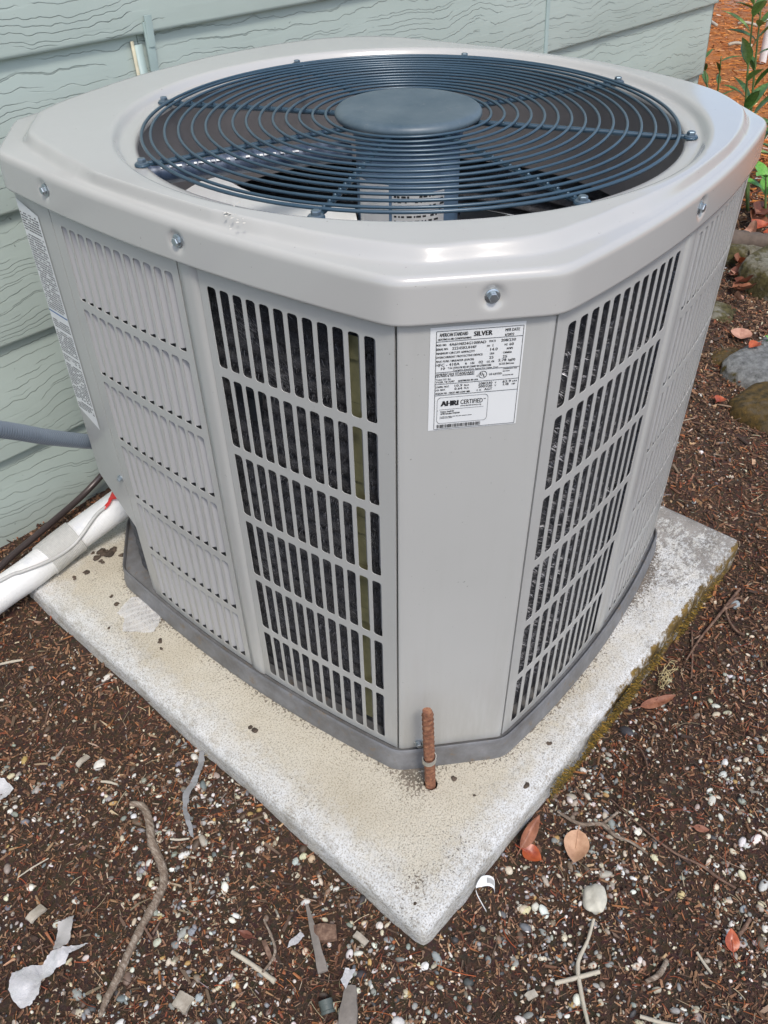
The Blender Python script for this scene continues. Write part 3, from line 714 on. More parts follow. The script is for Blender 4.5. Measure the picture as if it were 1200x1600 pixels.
cp_=[(0,.7902),(.03,.7908),(.06,.7914),(.082,.7918),(.089,.7915),(.0935,.7898),(.0965,.7865),(.0970,.7830),(.0955,.7798),(.091,.7785),(.03,.778)]
mb=MB(); v,f=lathe(cp_[::-1],72); mb.add(v,f); mb.build('hub_cap',CAP,guard,ang=70)
# ---- shroud, motor, blades
mb=MB(); v,f=lathe([(.3500,.7665),(.3535,.748),(.3590,.70),(.362,.66),(.363,.615),(.372,.612)],120); mb.add(v,f); mb.build('fan_shroud',SHROUD,ac)
motor=MB(); v,f=lathe([(0,.7725),(.066,.7725),(.0705,.768),(.0705,.60),(.068,.575),(.02,.570)][::-1],48); motor.add(v,f)
v,f=lathe([(.0715,.765),(.073,.763),(.073,.757),(.0705,.755)][::-1],48); motor.add(v,f)
motor=motor.build('motor',MOTOR,ac,ang=40)
def curved_label(name,r,a0,a1,z0,z1,mat,parent,n=16):
    V=[];Fs=[]
    for k in range(n+1):
        a=a0+(a1-a0)*k/n; V+= [(r*math.cos(a),r*math.sin(a),z0),(r*math.cos(a),r*math.sin(a),z1)]
    for k in range(n): Fs.append((2*k,2*k+2,2*k+3,2*k+1))
    return obj(name,V,Fs,mat,parent)
ac0=math.atan2(CAM[1],CAM[0])    # the side that faces the viewer
lb1=curved_label('motor_label',.0712,ac0-1.15,ac0-.36,.640,.712,PAPER,motor)
lb2=curved_label('motor_label',.0712,ac0-.30,ac0+.75,.655,.702,PAPER,motor)
mb=MB(); r=.0714
for row in range(6):
    z=.6965-row*.0065; a=ac0-.26
    while a<ac0+.70:
        l=random.uniform(.02,.10)
        if random.random()<.72:
            V=[(r*math.cos(x),r*math.sin(x),zz) for x,zz in ((a,z),(a+l,z),(a+l,z+.0026),(a,z+.0026))]; mb.add(V,[(0,1,2,3)])
        a+=l+random.uniform(.012,.05)
mb.build('motor_print',INK,lb2,smooth=False)
BLZ=.628
def blade(a0):
    V=[];Fs=[]; nr_,na_=8,12
    for i in range(nr_+1):
        r=.075+(.345-.075)*i/nr_
        for j in range(na_+1):
            t_=j/na_; wid=(.75+.25*i/nr_)*1.0; lead=-.42*(i/nr_)
            a=a0+(t_-.5)*wid+lead; rr_=r*(1-.10*(abs(t_-.5)*2)**6*(i/nr_))
            V.append((rr_*math.cos(a),rr_*math.sin(a),BLZ-.036*(t_-.5)*2+.010*math.sin(t_*PI)))
    for i in range(nr_):
        for j in range(na_): Fs.append((i*(na_+1)+j,(i+1)*(na_+1)+j,(i+1)*(na_+1)+j+1,i*(na_+1)+j+1))
    m0=len(V); V+= [(x,y,z-.0015) for x,y,z in V]; Fs+=[tuple(m0+i for i in f[::-1]) for f in Fs]
    obj('fan_blade',V,Fs,ALU,ac)
for a in (math.radians(155),math.radians(318)): blade(a)
# wire tube under the guard from the rim to the motor
t=NT('printed_tube'); n_=t.noise(1,6,.8,t.co((160,160,160))); c=t.mix(t.ramp(t.noise(30,6,.8),[(.45,0.),(.7,1.)]),(.045,.07,.12),(.16,.19,.25)); 
TUBEM=t.set(c,.38,.1)
P=spline([(-.292,.206,.742),(-.20,.145,.744),(-.12,.088,.744),(-.065,.048,.742)],10)
V,Fs=tube_data(P,.0135,16); mb=MB(); mb.add(V,Fs); tb=mb.build('wire_tube',TUBEM,ac,ang=80)
mb=MB(); PA=np.array(P); s=0
dirn=(PA[-1]-PA[0]); Lt=np.linalg.norm(dirn); dirn/=Lt; sid=np.cross(dirn,[0,0,1]); sid=-sid if np.dot(sid,CAM-PA[0])<0 else sid; sid/=np.linalg.norm(sid)
s=.03
while s<Lt*.8:
    l=random.uniform(.003,.009); ph=.75
    base=PA[0]+dirn*s
    nn=sid*math.cos(ph)+np.array([0,0,1])*math.sin(ph); up=np.cross(dirn,nn); c=base+nn*.0142
    base_z=np.interp(s/Lt,np.linspace(0,1,len(PA)),PA[:,2]); c[2]+=base_z-base[2]
    mb.add([c+up*.0012,c+dirn*l+up*.0012,c+dirn*l-up*.0012,c-up*.0012],[(0,1,2,3)]); s+=l+random.choice((.0015,.002,.006))
mb.build('tube_print',PAPER,tb,smooth=False)

# ------------------------------------------------------------------ printed labels
TXT={}
def glyphs(body,bold=False):
    k=body
    if k not in TXT:
        cu=bpy.data.curves.new('t','FONT'); cu.body=body; cu.size=1; cu.resolution_u=2; cu.space_character=1.02
        o=bpy.data.objects.new('t',cu); COL.objects.link(o); dg=bpy.context.evaluated_depsgraph_get(); me=bpy.data.meshes.new_from_object(o.evaluated_get(dg))
        V=np.array([v.co[:2] for v in me.vertices]); Fs=[tuple(p.vertices) for p in me.polygons]
        bpy.data.objects.remove(o); bpy.data.curves.remove(cu); bpy.data.meshes.remove(me); TXT[k]=(V,Fs)
    return TXT[k]
def put(mb,fr,body,u0,v,h,u1=None,ital=0,bold=0):
    """fr maps (u right, v down) in frame units to world; h = cap height in v units; text is centred on v and fitted to u0..u1"""
    V,Fs=glyphs(body); x0,x1=V[:,0].min(),V[:,0].max(); kx=h/.70*HW
    if u1: kx=(u1-u0)/(x1-x0)
    P=[fr(u0+(x-x0)*kx+ital*y*h/.70*HW, v+h/2-y*h/.70) for x,y in V]; mb.add(P,Fs)
    if bold:
        for db in (bold,-bold): P=[fr(u0+(x-x0)*kx+ital*y*h/.70*HW+db, v+h/2-y*h/.70) for x,y in V]; mb.add([p+FN*.00001 for p in P],Fs)
nC=np.array([-.7,-.72,0]); p1=cp[8] if False else None
a3=A_+np.array([.0035,-.0060]); b3=B_+np.array([-.0060,.0030]); tC=b3-a3; LC=np.linalg.norm(tC); tC=tC/LC; nC=np.array([tC[1],-tC[0],0]); 
if np.dot(nC,CAM)<0: nC=-nC
FN=nC; pc=np.array([a3[0],a3[1],0])
def lab(px,py): 
    P=on_plane(px,py,pc,nC); return np.dot(P[:2]-a3,tC),P[2]
cor=[lab(673,512),lab(825,501),lab(803,663),lab(668,671)]
t0=(cor[0][0]+cor[3][0])/2; t1=(cor[1][0]+cor[2][0])/2; zt_=(cor[0][1]+cor[1][1])/2; zb_=(cor[2][1]+cor[3][1])/2
print('LABEL',cor,t0,t1,zt_,zb_,LC)
def cw(t_,z,o=.0005): return np.array([a3[0]+tC[0]*t_,a3[1]+tC[1]*t_,z])+nC*o
rate=obj('rating_label',[cw(t0,zb_),cw(t1,zb_),cw(t1,zt_),cw(t0,zt_)],[(0,1,2,3)],PAPER,ac,smooth=False)
fx0,fx1=t0+.065*(t1-t0),t1-.022*(t1-t0); fz1,fz0=zt_-.035*(zt_-zb_),zb_+.012*(zt_-zb_)
def fr(u,v): return cw(fx0+(fx1-fx0)*u,fz1-(fz1-fz0)*v,.0009)
HW=(fz1-fz0)/(fx1-fx0)
mb=MB()
def hline(v,u0=0,u1=1,w=.0045): mb.add([fr(u0,v-w/2),fr(u1,v-w/2),fr(u1,v+w/2),fr(u0,v+w/2)],[(0,3,2,1)])
def vline(u,v0=0,v1=1,w=.0055): mb.add([fr(u-w/2,v0),fr(u+w/2,v0),fr(u+w/2,v1),fr(u-w/2,v1)],[(0,3,2,1)])
for v in (0,.098,.40,.52,.636,1): hline(v)
vline(0);vline(1)
T=[("AMERICAN STANDARD",.035,.035,.034,.36),("HEATING & AIR CONDITIONING",.02,.077,.019,.40),("MFR DATE",.79,.032,.028,.955),("6/2022",.79,.076,.025,.895),
("MOD. NO.",.0,.130,.020,.12),("4A6H4024G1000AD",.15,.130,.026,.575),("VOLTS",.61,.128,.019,.685),("208/230",.75,.128,.026,.92),
("SERIAL NO.",.0,.170,.020,.14),("22245KUH4F",.185,.170,.026,.465),("PH",.59,.172,.018,.62),("1",.655,.170,.026,None),("HZ",.795,.172,.018,.83),("60",.85,.170,.026,.90),
("MINIMUM CIRCUIT AMPACITY",.0,.211,.020,.45),("14.0",.63,.208,.026,.715),("AMPS",.82,.211,.019,.895),
("OVERCURRENT PROTECTIVE DEVICE",.0,.250,.020,.545),("USA",.63,.249,.019,.68),("CANADA",.785,.249,.019,.885),
("MAX FUSE / BREAKER (HACR)",.0,.290,.020,.445),("25",.625,.288,.025,.675),("25",.785,.288,.025,.835),
("HFC - 410A",.0,.326,.028,.28),("6",.345,.326,.026,None),("LBS",.41,.328,.019,.455),("02",.505,.326,.026,.555),("OZ. OR",.60,.328,.019,.69),("2.78",.735,.322,.026,.83),("kg(SI)",.855,.324,.022,.935),
("10",.065,.361,.024,.11),("\u00b0F SC (TXV) OR SEE SH CHART IN LITERATURE",.145,.362,.019,.655),("SCCR 5kA rms",.75,.360,.019,.925),("Complies: DuraPack. Suited For Temp. Heat",.21,.387,.012,.74),
("AMERICAN STANDARD",.005,.421,.022,.46),("HEATING & AIR CONDITIONING",.005,.441,.013,.46),("Trane U.S. Inc.",.01,.471,.017,.19),("TYLER, TX 75707",.01,.499,.019,.23),("ASSEMBLED IN USA",.27,.499,.018,.51),
("US LISTED",.64,.457,.020,.79),("C",.49,.463,.018,None),("CONDENSING UNIT",.80,.412,.010,.97),("SECTION",.80,.436,.010,.88),("OUTDOOR USE",.80,.478,.010,.93),
("COMPR. MOT.",.0,.548,.018,.17),("10.9",.235,.546,.024,.325),("RLA",.35,.548,.017,.405),("208/230",.52,.545,.025,.685),("V",.715,.547,.017,None),("62.9",.81,.543,.025,.91),("LRA",.93,.545,.016,.985),
("O.D. MOT.",.0,.579,.018,.125),("0.64",.235,.577,.024,.325),("FLA",.35,.578,.017,.405),("200/230",.52,.575,.025,.685),("V",.715,.577,.017,None),("1/8",.82,.573,.023,.885),("HP",.925,.575,.017,.965),
("DESIGN PSI - HIGH 480 LOW 480",.0,.616,.019,.42),("F. O.",.505,.612,.016,.56),("AGT",.595,.608,.025,.69),
("CERTIFIED",.315,.722,.046,.585),("TM",.595,.707,.010,.62),("www.ahridirectory.org",.315,.762,.013,.57),("C",.03,.80,.012,None),
("Unitary Small HP",.075,.812,.017,.24),("AHRI Standard 210/240",.075,.835,.017,.31),("Certification applies only when the complete system",.07,.868,.009,.46),("is listed with AHRI",.07,.882,.009,.22)]
for body,u0,v,h,u1 in T: put(mb,fr,body,u0,v,h,u1,bold=.0012)
put(mb,fr,"SILVER",.43,.045,.045,.64,bold=.0035); put(mb,fr,"AHRI",.08,.725,.055,.285,bold=.007)
hline(.79,.06,.60,.003)
# rounded box, mark in a circle, bars
def ringm(cu,cv,r,w,n=28):
    V=[]
    for k in range(n): 
        a=2*PI*k/n; V+=[fr(cu+r*math.cos(a)*HW,cv+r*math.sin(a)),fr(cu+(r-w)*math.cos(a)*HW,cv+(r-w)*math.sin(a))]
    mb.add(V,[(2*k,2*k+1,(2*k+3)%(2*n),(2*k+2)%(2*n)) for k in range(n)])
ringm(.565,.455,.037,.005); put(mb,fr,"U",.535,.447,.030,.560,bold=.002); put(mb,fr,"L",.572,.462,.030,.592,bold=.002)
pts=[]; 
for cu,cv,a0 in ((.61,.95-.05,0),(.07,.90,90),(.07,.70,180),(.61,.70,270)):
    for a in range(0,91,18): pts.append((cu+.04*math.cos(math.radians(a0+a)),cv+.04*math.sin(math.radians(a0+a))))
V=[];
for (u,v) in pts: V.append(fr(u,v)); cu,cv=(.34,.80); V.append(fr(u+(cu-u)*.012,v+(cv-v)*.02))
n=len(pts); mb.add(V,[(2*k,2*k+1,(2*k+3)%(2*n),(2*k+2)%(2*n)) for k in range(n)])
u=.03
rs=random.Random(3)
while u<.575:
    w_=rs.choice((.003,.005,.008)); mb.add([fr(u,.952),fr(u+w_,.952),fr(u+w_,.99),fr(u,.99)],[(0,3,2,1)]); u+=w_+rs.choice((.003,.004,.007))
mb.build('label_print',INK,rate,smooth=False)
# tall warning label on the service cover
def lcp(s,z,o=.0007): return fpt(face_left,s,z,-o)
zA,zB=.715,.372; wl_=MB()
cfg=[(.300,.700),(.352,.712),(.3525,.392),(.300,.372)]
V=[]; n=3
for s,z in cfg: V.append(lcp(s if s<.35 else .351,z,.0008))
wlab=obj('warning_label',V,[(0,1,2,3)],PAPER,cover,smooth=False)
mb=MB(); z=.694; row=0; bandz=.555
while z>.395:
    skip = abs(z-bandz)<.004 or rs.random()<.06
    if not skip:
        s=.3035
        while s<.3485:
            l=rs.uniform(.0012,.005); l=min(l,.349-s)
            if rs.random()<.86: mb.add([lcp(s,z+.0,.0011),lcp(s+l,z,.0011),lcp(s+l,z+.0017,.0011),lcp(s,z+.0017,.0011)],[(0,1,2,3)])
            s+=l+rs.uniform(.0006,.0015)
    z-=.0036
mb.build('label_print',INK,wlab,smooth=False)
obj('label_rule',[lcp(.301,bandz,.0012),lcp(.3505,bandz,.0012),lcp(.3505,bandz+.002,.0012),lcp(.301,bandz+.002,.0012)],[(0,1,2,3)],BLUEINK,wlab,smooth=False)

# ------------------------------------------------------------------ pipes and cables
def ribbed(P,r,pitch,amp,n=20,step=.0016):
    P=np.array(P); d=np.r_[0,np.cumsum(np.linalg.norm(np.diff(P,axis=0),axis=1))]; t_=np.arange(0,d[-1],step)
    Q=np.stack([np.interp(t_,d,P[:,i]) for i in range(3)],1); rs_=[r+amp*(abs(math.sin(PI*x/pitch))) for x in t_]
    return tube_data(Q,rs_,n)
t=NT('pipe_wrap_white'); c=t.mix(t.ramp(t.noise(12,7,.75),[(.55,0.),(.75,1.)]),(.78,.77,.74),(.56,.58,.62)); c=t.mix(t.math('MULTIPLY',t.ramp(t.noise(5,3),[(.5,0.),(.62,1.)]),.25),c,(.72,.70,.60))
WRAP=t.set(c,.55,0,t.bump(t.noise(90,5,.7),.45,.002))
TAPE=simple('fibre_tape_grey',(.52,.51,.47),.75,0,.2,150,.6,300)
pA=[at(-260,1085,-.005),at(-100,1000,.0),at(0,928,.010),at(50,893,.030),at(100,852,.040),at(150,815,.058),at(194,783,.085),at(232,756,.12)]
PP=spline(pA,10)
V,Fs=ribbed(PP,.0290,.0042,.0009,28); mb=MB(); mb.add(V,Fs)
wp_=mb.build('insulated_pipe',WRAP,None,ang=180); tag(wp_,'thick white wrapped refrigerant pipe lying across the slab corner','insulated pipe')
PPn=np.array(PP); px_,py_,_=proj(PPn); i0=int(np.argmin(abs(px_-72))); i1=int(np.argmin(abs(px_-118)))
Q=[]
for k in range(12):
    f=i0+(i1-i0)*k/11; i=int(f); Q.append(PPn[i]+(PPn[min(i+1,len(PPn)-1)]-PPn[i])*(f-i))
V,Fs=ribbed(Q,.0318,.0031,.0010,28,.0008); mb=MB(); mb.add(V,Fs); mb.build('fibre_tape_wrap',TAPE,wp_,ang=180)
pB=[at(-300,1190,-.02),at(-120,1010,-.015),at(0,886,-.005),at(60,834,.0),at(125,778,.0),at(163,738,.03),at(190,705,.09)]
V,Fs=tube_data(spline(pB,8),.0068,12); mb=MB(); mb.add(V,Fs); tag(mb.build('bare_pipe',simple('brown_pipe',(.075,.058,.055),.35,.3,.25,30),None,ang=80),'thin dark brown pipe running beside the house wall into the unit','pipe')
def above(px,py):      # point on top of the white pipe seen at a pixel
    d=ray(px,py); best=None
    for t_ in np.linspace(1.0,2.4,1400):
        X=CAM+d*t_
        dd=np.linalg.norm(PPn-X,axis=1).min()
        if dd<.0335: return X
    return at(px,py,.02)
pc_=[at(-120,975,.01)]+[above(*q) for q in ((5,905),(35,893),(66,881),(92,868),(115,851),(130,833),(142,816),(154,801),(166,792))]
V,Fs=tube_data(spline(pc_,6),.0034,10); mb=MB(); mb.add(V,Fs)
wire=mb.build('thermostat_cable',simple('cable_grey',(.50,.49,.46),.4,0,.1,30),None,ang=80); tag(wire,'grey cable lying on the white pipe with its end taped red','cable')
pr_=[above(163,794),above(170,786),above(174,780)+np.array([0,0,.003]),above(182,775)+np.array([0,0,.006]),above(188,770)+np.array([0,0,.008]),above(193,764)+np.array([0,0,.010])]
V,Fs=tube_data(spline(pr_,4),[.0044]*9+[.0065,.009,.0105,.011,.0105,.0105,.010,.010,.0095,.009,.009,.008,.008][:len(spline(pr_,4))-9],9,flat=.45,wob=.25); mb=MB(); mb.add(V,Fs); mb.build('red_tape',simple('red_tape',(.62,.035,.03),.35,0,.15,60,.3,120),wire,ang=25)
e1=on_plane(166,693,(-.335,.41,.3),(1,0,0)); e0=on_plane(0,672,e1+np.array([-.02,.14,0]),(.35,-1,0)) if False else None
nrm=(.45,-1,0); e1=on_plane(150,691,(-.345,.40,.3),nrm); e2=on_plane(190,694,(-.345,.40,.3),nrm); e0=on_plane(0,671,(-.345,.40,.3),nrm); em=on_plane(75,683,(-.345,.40,.3),nrm); eo=on_plane(-260,640,(-.345,.40,.3),nrm)
print('conduit',eo,e0,e1,wp(0,0))
V,Fs=ribbed(spline([eo,e0,em,e1,e2],14),.0112,.0056,.0013,18,.0010); mb=MB(); mb.add(V,Fs)
cdt=mb.build('electrical_conduit',simple('conduit_bluegrey',(.20,.24,.29),.30,.1,.15,20),None,ang=180); tag(cdt,'blue-grey ribbed flexible conduit entering the side of the unit','conduit')

# ------------------------------------------------------------------ rebar stake with strap
rb0=np.array([HOLE[0],HOLE[1],-.05])+R_*.0015; top=np.array([HOLE[0],HOLE[1],.178])-R_*.0085
V=[];Fs=[];N=110;n=14
for i in range(N+1):
    f=i/N; c=rb0+(top-rb0)*f
    for k in range(n):
        a=2*PI*k/n; lug=max(0,math.sin((f*.23/.0105*2*PI)+ (a if a<PI else 2*PI-a)*1.1))**2*.0015; seam=.0009 if k in (0,7) else 0
        r=.0070+lug+seam; 
        if i>N-3: r*=.93-.06*(i-N+2)
        V.append(c+np.array([math.cos(a)*r,math.sin(a)*r,0]))
for i in range(N):
    for k in range(n): Fs.append((i*n+k,i*n+(k+1)%n,(i+1)*n+(k+1)%n,(i+1)*n+k))
Fs.append(tuple(N*n+k for k in range(n)))
mb=MB(); mb.add(V,Fs); rebar=mb.build('rebar_stake',RUST,None,ang=50); tag(rebar,'short rusty ribbed steel stake standing in a hole in the slab before the unit','rebar')
cz=.070; cc_=rb0+(top-rb0)*((cz+.05)/.228); mb=MB(); rr_=.0102
tdir=np.array([tC[0],tC[1],0]); 
def ribbon(P,w,th,nrmf):
    V=[];Fs=[]
    for i,p_ in enumerate(P):
        t_=P[min(i+1,len(P)-1)]-P[max(i-1,0)]; t_=t_/np.linalg.norm(t_); up=np.array([0,0,1.])-t_*t_[2]; up/=np.linalg.norm(up); nn=np.cross(t_,up)
        for a,b in ((-w/2,0),(w/2,0),(w/2,th),(-w/2,th)): V.append(p_+up*a+nn*b)
    for i in range(len(P)-1):
        for j in range(4): Fs.append((i*4+j,(i+1)*4+j,(i+1)*4+(j+1)%4,i*4+(j+1)%4))
    return V,Fs
ang0=math.atan2(nC[1],nC[0]); P=[]
scr=on_plane(654,1160,pc,nC)
P=[scr+nC*.0015-tdir*.006, scr+nC*.0015+tdir*.004]
for a in np.linspace(150,-110,18): 
    a=ang0+math.radians(-a if False else a); P.append(cc_+np.array([math.cos(a)*rr_,math.sin(a)*rr_,-.0004*len(P)]))
V,Fs=ribbon(P,.0085,.0012,None); mb.add(V,Fs); mb.build('strap_clip',simple('zinc_dull',(.45,.44,.40),.4,.7,.2,80),rebar,ang=40)
hexbolt(tuple(scr+nC*.002),nC,.0042,rebar,STEEL,name='screw')

# ------------------------------------------------------------------ ground litter
pcx=np.array([-UX,-UY])+off
def in_pad(x,y,m=0):
    a=(x-pcx[0])*ex[0]+(y-pcx[1])*ex[1]; b=(x-pcx[0])*ey[0]+(y-pcx[1])*ey[1]
    return (a>-m)&(a<PLX+m)&(b>-m)&(b<PLY+m)
def house_side(x,y): return y > W0+TW*(x+UX)-.02
def sample(n,p,xr=(-1.9,3.1),yr=(-1.9,1.15),mar=.004,pw=1.6,px0=-260,px1=1420,py1=1850):
    X=[];Y=[];tot=0
    while tot<n:
        x=rng.uniform(*xr,60000); y=rng.uniform(*yr,60000)
        P=np.stack([x,y,np.full_like(x,-.04)],1); u,v,zc=proj(P)
        k=(zc>.3)&(u>px0)&(u<px1)&(v<py1)&(v>-60)&~in_pad(x,y,mar)&~(house_side(x,y)&(x<S_END-UX+.05))
        k&=rng.uniform(0,1,len(x))<np.minimum(1,(1.25/zc)**pw)
        k&=rng.uniform(0,1,len(x))<p(x,y,u,v)
        X.append(x[k]);Y.append(y[k]);tot+=k.sum()
    return np.concatenate(X)[:n],np.concatenate(Y)[:n]
def rotm(yaw,tilt,roll):
    cy,sy=np.cos(yaw),np.sin(yaw); ct,st_=np.cos(tilt),np.sin(tilt); cr,sr=np.cos(roll),np.sin(roll); z=np.zeros_like(cy); o=np.ones_like(cy)
    Rz=np.stack([cy,-sy,z,sy,cy,z,z,z,o],-1).reshape(-1,3,3); Ry=np.stack([ct,z,st_,z,o,z,-st_,z,ct],-1).reshape(-1,3,3); Rx=np.stack([o,z,z,z,cr,-sr,z,sr,cr],-1).reshape(-1,3,3)
    return Rz@Ry@Rx
def palette(n,cols,wts,jit=.25):
    c=np.array(cols)[rng.choice(len(cols),n,p=np.array(wts)/sum(wts))]; return c*rng.uniform(1-jit,1+jit,(n,1))*rng.uniform(.93,1.07,(n,3))
# bark and wood chips
def chips(name,n,p,L,Wd,pal,wts,lift=.002,tilt=.35,**k):
    x,y=sample(n,p); u,v,zc=proj(np.stack([x,y,np.zeros(n)],1)); f=np.clip(zc/1.35,.85,1.9)
    l=np.minimum(rng.lognormal(math.log(L),.5,n),L*2.6)*f; wd=l*rng.uniform(.12,.42,n)*Wd; th_=wd*rng.uniform(.18,.5,n)
    R=rotm(rng.uniform(0,2*PI,n),rng.normal(0,tilt,n),rng.normal(0,tilt,n))
    b=np.array([[sx,sy,sz] for sx in (-.5,.5) for sy in (-.5,.5) for sz in (-.5,.5)],float)
    J=b[None]*(1+rng.uniform(-.5,.3,(n,8,3))); J[:,:4,1]*=rng.uniform(.1,.9,(n,1)); J[:,4:,1]*=rng.uniform(.3,1,(n,1)); J=J*np.stack([l,wd,th_],1)[:,None]
    Vv=np.einsum('nij,nkj->nki',R,J)+np.stack([x,y,gz(x,y)+lift*rng.uniform(-.3,1.6,n)],1)[:,None]
    fq=np.array([(0,1,3,2),(4,6,7,5),(0,4,5,1),(2,3,7,6),(1,5,7,3)]); q=(np.arange(n)[:,None,None]*8+fq[None]).reshape(-1,4)
    c=np.repeat(palette(n,pal,wts),8,axis=0); return bulk(name,Vv.reshape(-1,3),q,c,GP,kind='stuff',**k)
brn=[(.050,.025,.013),(.135,.066,.036),(.22,.112,.060),(.31,.172,.095),(.42,.27,.16),(.38,.30,.22),(.22,.065,.030),(.33,.125,.045)]
near=lambda x,y,u,v: np.where(x<3.0-UX,1.,0.)
bark=chips('bark_mulch',82000,near,.0062,1.0,brn,[26,26,20,12,5,1.6,4.5,3],label='dark brown bark mulch and soil crumbs around the slab',cat='mulch')
chips('wood_chips',3300,lambda x,y,u,v: near(x,y,u,v)*np.where((u<620)&(v>900),1.,.45),.0105,.8,[(.05,.03,.02),(.12,.075,.048),(.24,.17,.11),(.40,.31,.21),(.27,.11,.04),(.20,.17,.15)],[30,24,11,6,9,7],lift=.005,tilt=.22,label='larger brown and tan wood chips strewn over the mulch',cat='wood chips')
# pebbles
bm=bmesh.new(); bmesh.ops.create_icosphere(bm,subdivisions=2,radius=1); ICV=np.array([v.co[:] for v in bm.verts]); ICF=np.array([[v.index for v in f.verts] for f in bm.faces]); bm.free()
bm=bmesh.new(); bmesh.ops.create_icosphere(bm,subdivisions=4,radius=1); ICV3=np.array([v.co[:] for v in bm.verts]); ICF3=np.array([[v.index for v in f.verts] for f in bm.faces]); bm.free()
pcol=[(.66,.63,.57),(.56,.50,.37),(.25,.255,.245),(.15,.16,.165),(.28,.29,.25),(.42,.27,.10),(.10,.065,.045),(.36,.31,.25),(.05,.05,.05),(.20,.15,.11)]
pwt=[20,18,15,5,12,2.5,9,15,4,10]
def pebbles(name,n,p,r0,sg,**k):
    x,y=sample(n,p,pw=1.0); r=np.minimum(rng.lognormal(math.log(r0),sg,n),.0062)
    r=np.where(rng.uniform(0,1,n)<.10,r*1.35,r); S=np.stack([r*rng.uniform(1,1.75,n),r*rng.uniform(.7,1.1,n),r*rng.uniform(.45,.9,n)],1); R=rotm(rng.uniform(0,2*PI,n),rng.normal(0,.25,n),rng.normal(0,.25,n))
    B=ICV[None]*(1+.13*np.sin(ICV[None]@rng.normal(0,2.2,(n,3,3))+rng.uniform(0,6,(n,1,3))).mean(2,keepdims=True))
    Vv=np.einsum('nij,nkj->nki',R,B*S[:,None])+np.stack([x,y,gz(x,y)-r*.10+.0016],1)[:,None]
    q=(np.arange(n)[:,None,None]*len(ICV)+ICF[None]).reshape(-1,3); c=np.repeat(palette(n,pcol,pwt,.2),len(ICV),axis=0)
    return bulk(name,Vv.reshape(-1,3),q,c,PEB,smooth=True,kind='stuff',**k)
def pdens(x,y,u,v):
    d=np.where(v>1150,1.,np.where(v>980,.55,.22)); d=d*np.where((u>980)&(v<1000),.35,1); d=d*np.where((u<330)&(v<1200),.38,1)
    d=d*(.16+.84*np.clip(.5+2.2*wav(x,y,22,77),0,1)); return d*(x<3.0-UX)
pebbles('pebbles',9000,pdens,.00180,.47,label='small rounded pebbles of white, cream and grey mixed into the soil',cat='pebbles')
# fine soil crumbs
def crumbs(n):
    x,y=sample(n,lambda x,y,u,v: near(x,y,u,v)); r=np.minimum(rng.lognormal(math.log(.0014),.45,n),.004)*np.clip(proj(np.stack([x,y,np.zeros(n)],1))[2]/1.3,.9,1.8)
    o=np.array([(1,0,0),(-1,0,0),(0,1,0),(0,-1,0),(0,0,1),(0,0,-1)],float); J=o[None]*rng.uniform(.5,1.3,(n,6,1))*r[:,None,None]; R=rotm(rng.uniform(0,6.3,n),rng.uniform(-1,1,n),rng.uniform(-1,1,n))
    V=np.einsum('nij,nkj->nki',R,J)+np.stack([x,y,gz(x,y)+.0022+r*rng.uniform(0,1.5,n)],1)[:,None]
    f=np.array([(0,2,4),(2,1,4),(1,3,4),(3,0,4),(2,0,5),(1,2,5),(3,1,5),(0,3,5)]); q=(np.arange(n)[:,None,None]*6+f[None]).reshape(-1,3)
    c=np.repeat(palette(n,[(.065,.032,.018),(.14,.073,.040),(.23,.13,.074),(.34,.22,.135),(.52,.45,.34),(.30,.10,.04)],[24,30,24,12,5,5]),6,axis=0)
    bulk('soil_crumbs',V.reshape(-1,3),q,c,GP,kind='stuff',label='fine crumbs of brown soil between the bark pieces',cat='soil')
crumbs(42000)
# needles
def needles(name,n,p,L,pal,wts,r=.00045,**k):
    x,y=sample(n,p,pw=1.0); m=5; yaw=rng.uniform(0,2*PI,n); l=rng.lognormal(math.log(L),.45,n); bend=rng.normal(0,.38,n); t_=np.linspace(-.5,.5,m)
    px=t_[None]*l[:,None]; py=bend[:,None]*l[:,None]*(t_[None]**2-.1); pz=.0035+rng.uniform(0,.004,n)[:,None]+rng.normal(0,.12,n)[:,None]*px
    cx=x[:,None]+px*np.cos(yaw)[:,None]-py*np.sin(yaw)[:,None]; cy=y[:,None]+px*np.sin(yaw)[:,None]+py*np.cos(yaw)[:,None]; cz=gz(x,y)[:,None]+pz
    u,v,zc=proj(np.stack([x,y,np.zeros(n)],1)); rad=(r*rng.uniform(.7,1.6,n)*np.clip(zc/1.3,.9,2.2))[:,None]
    Vs=[]
    for a in (0,2.1,4.2):
        Vs.append(np.stack([cx-np.sin(yaw)[:,None]*rad*math.cos(a),cy+np.cos(yaw)[:,None]*rad*math.cos(a),cz+rad*math.sin(a)],-1))
    Vv=np.stack(Vs,2).reshape(n,m*3,3)
    fq=np.array([(i*3+j,i*3+(j+1)%3,(i+1)*3+(j+1)%3,(i+1)*3+j) for i in range(m-1) for j in range(3)]); q=(np.arange(n)[:,None,None]*m*3+fq[None]).reshape(-1,4)
    c=np.repeat(palette(n,pal,wts),m*3,axis=0); return bulk(name,Vv.reshape(-1,3),q,c,GP,kind='stuff',**k)
needles('fallen_needles',4200,lambda x,y,u,v: near(x,y,u,v)*np.clip(.35+1.6*wav(x,y,14,91),.05,1),.017,[(.26,.06,.018),(.36,.12,.035),(.16,.04,.018),(.10,.05,.03),(.35,.28,.18),(.07,.04,.025)],[20,9,22,20,9,20],label='thin orange and brown conifer needles scattered on the mulch',cat='needles')
def farp(x,y,u,v): return np.where(x>2.55-UX+.3*wav(x,y,3,5)*2,1.,0.)
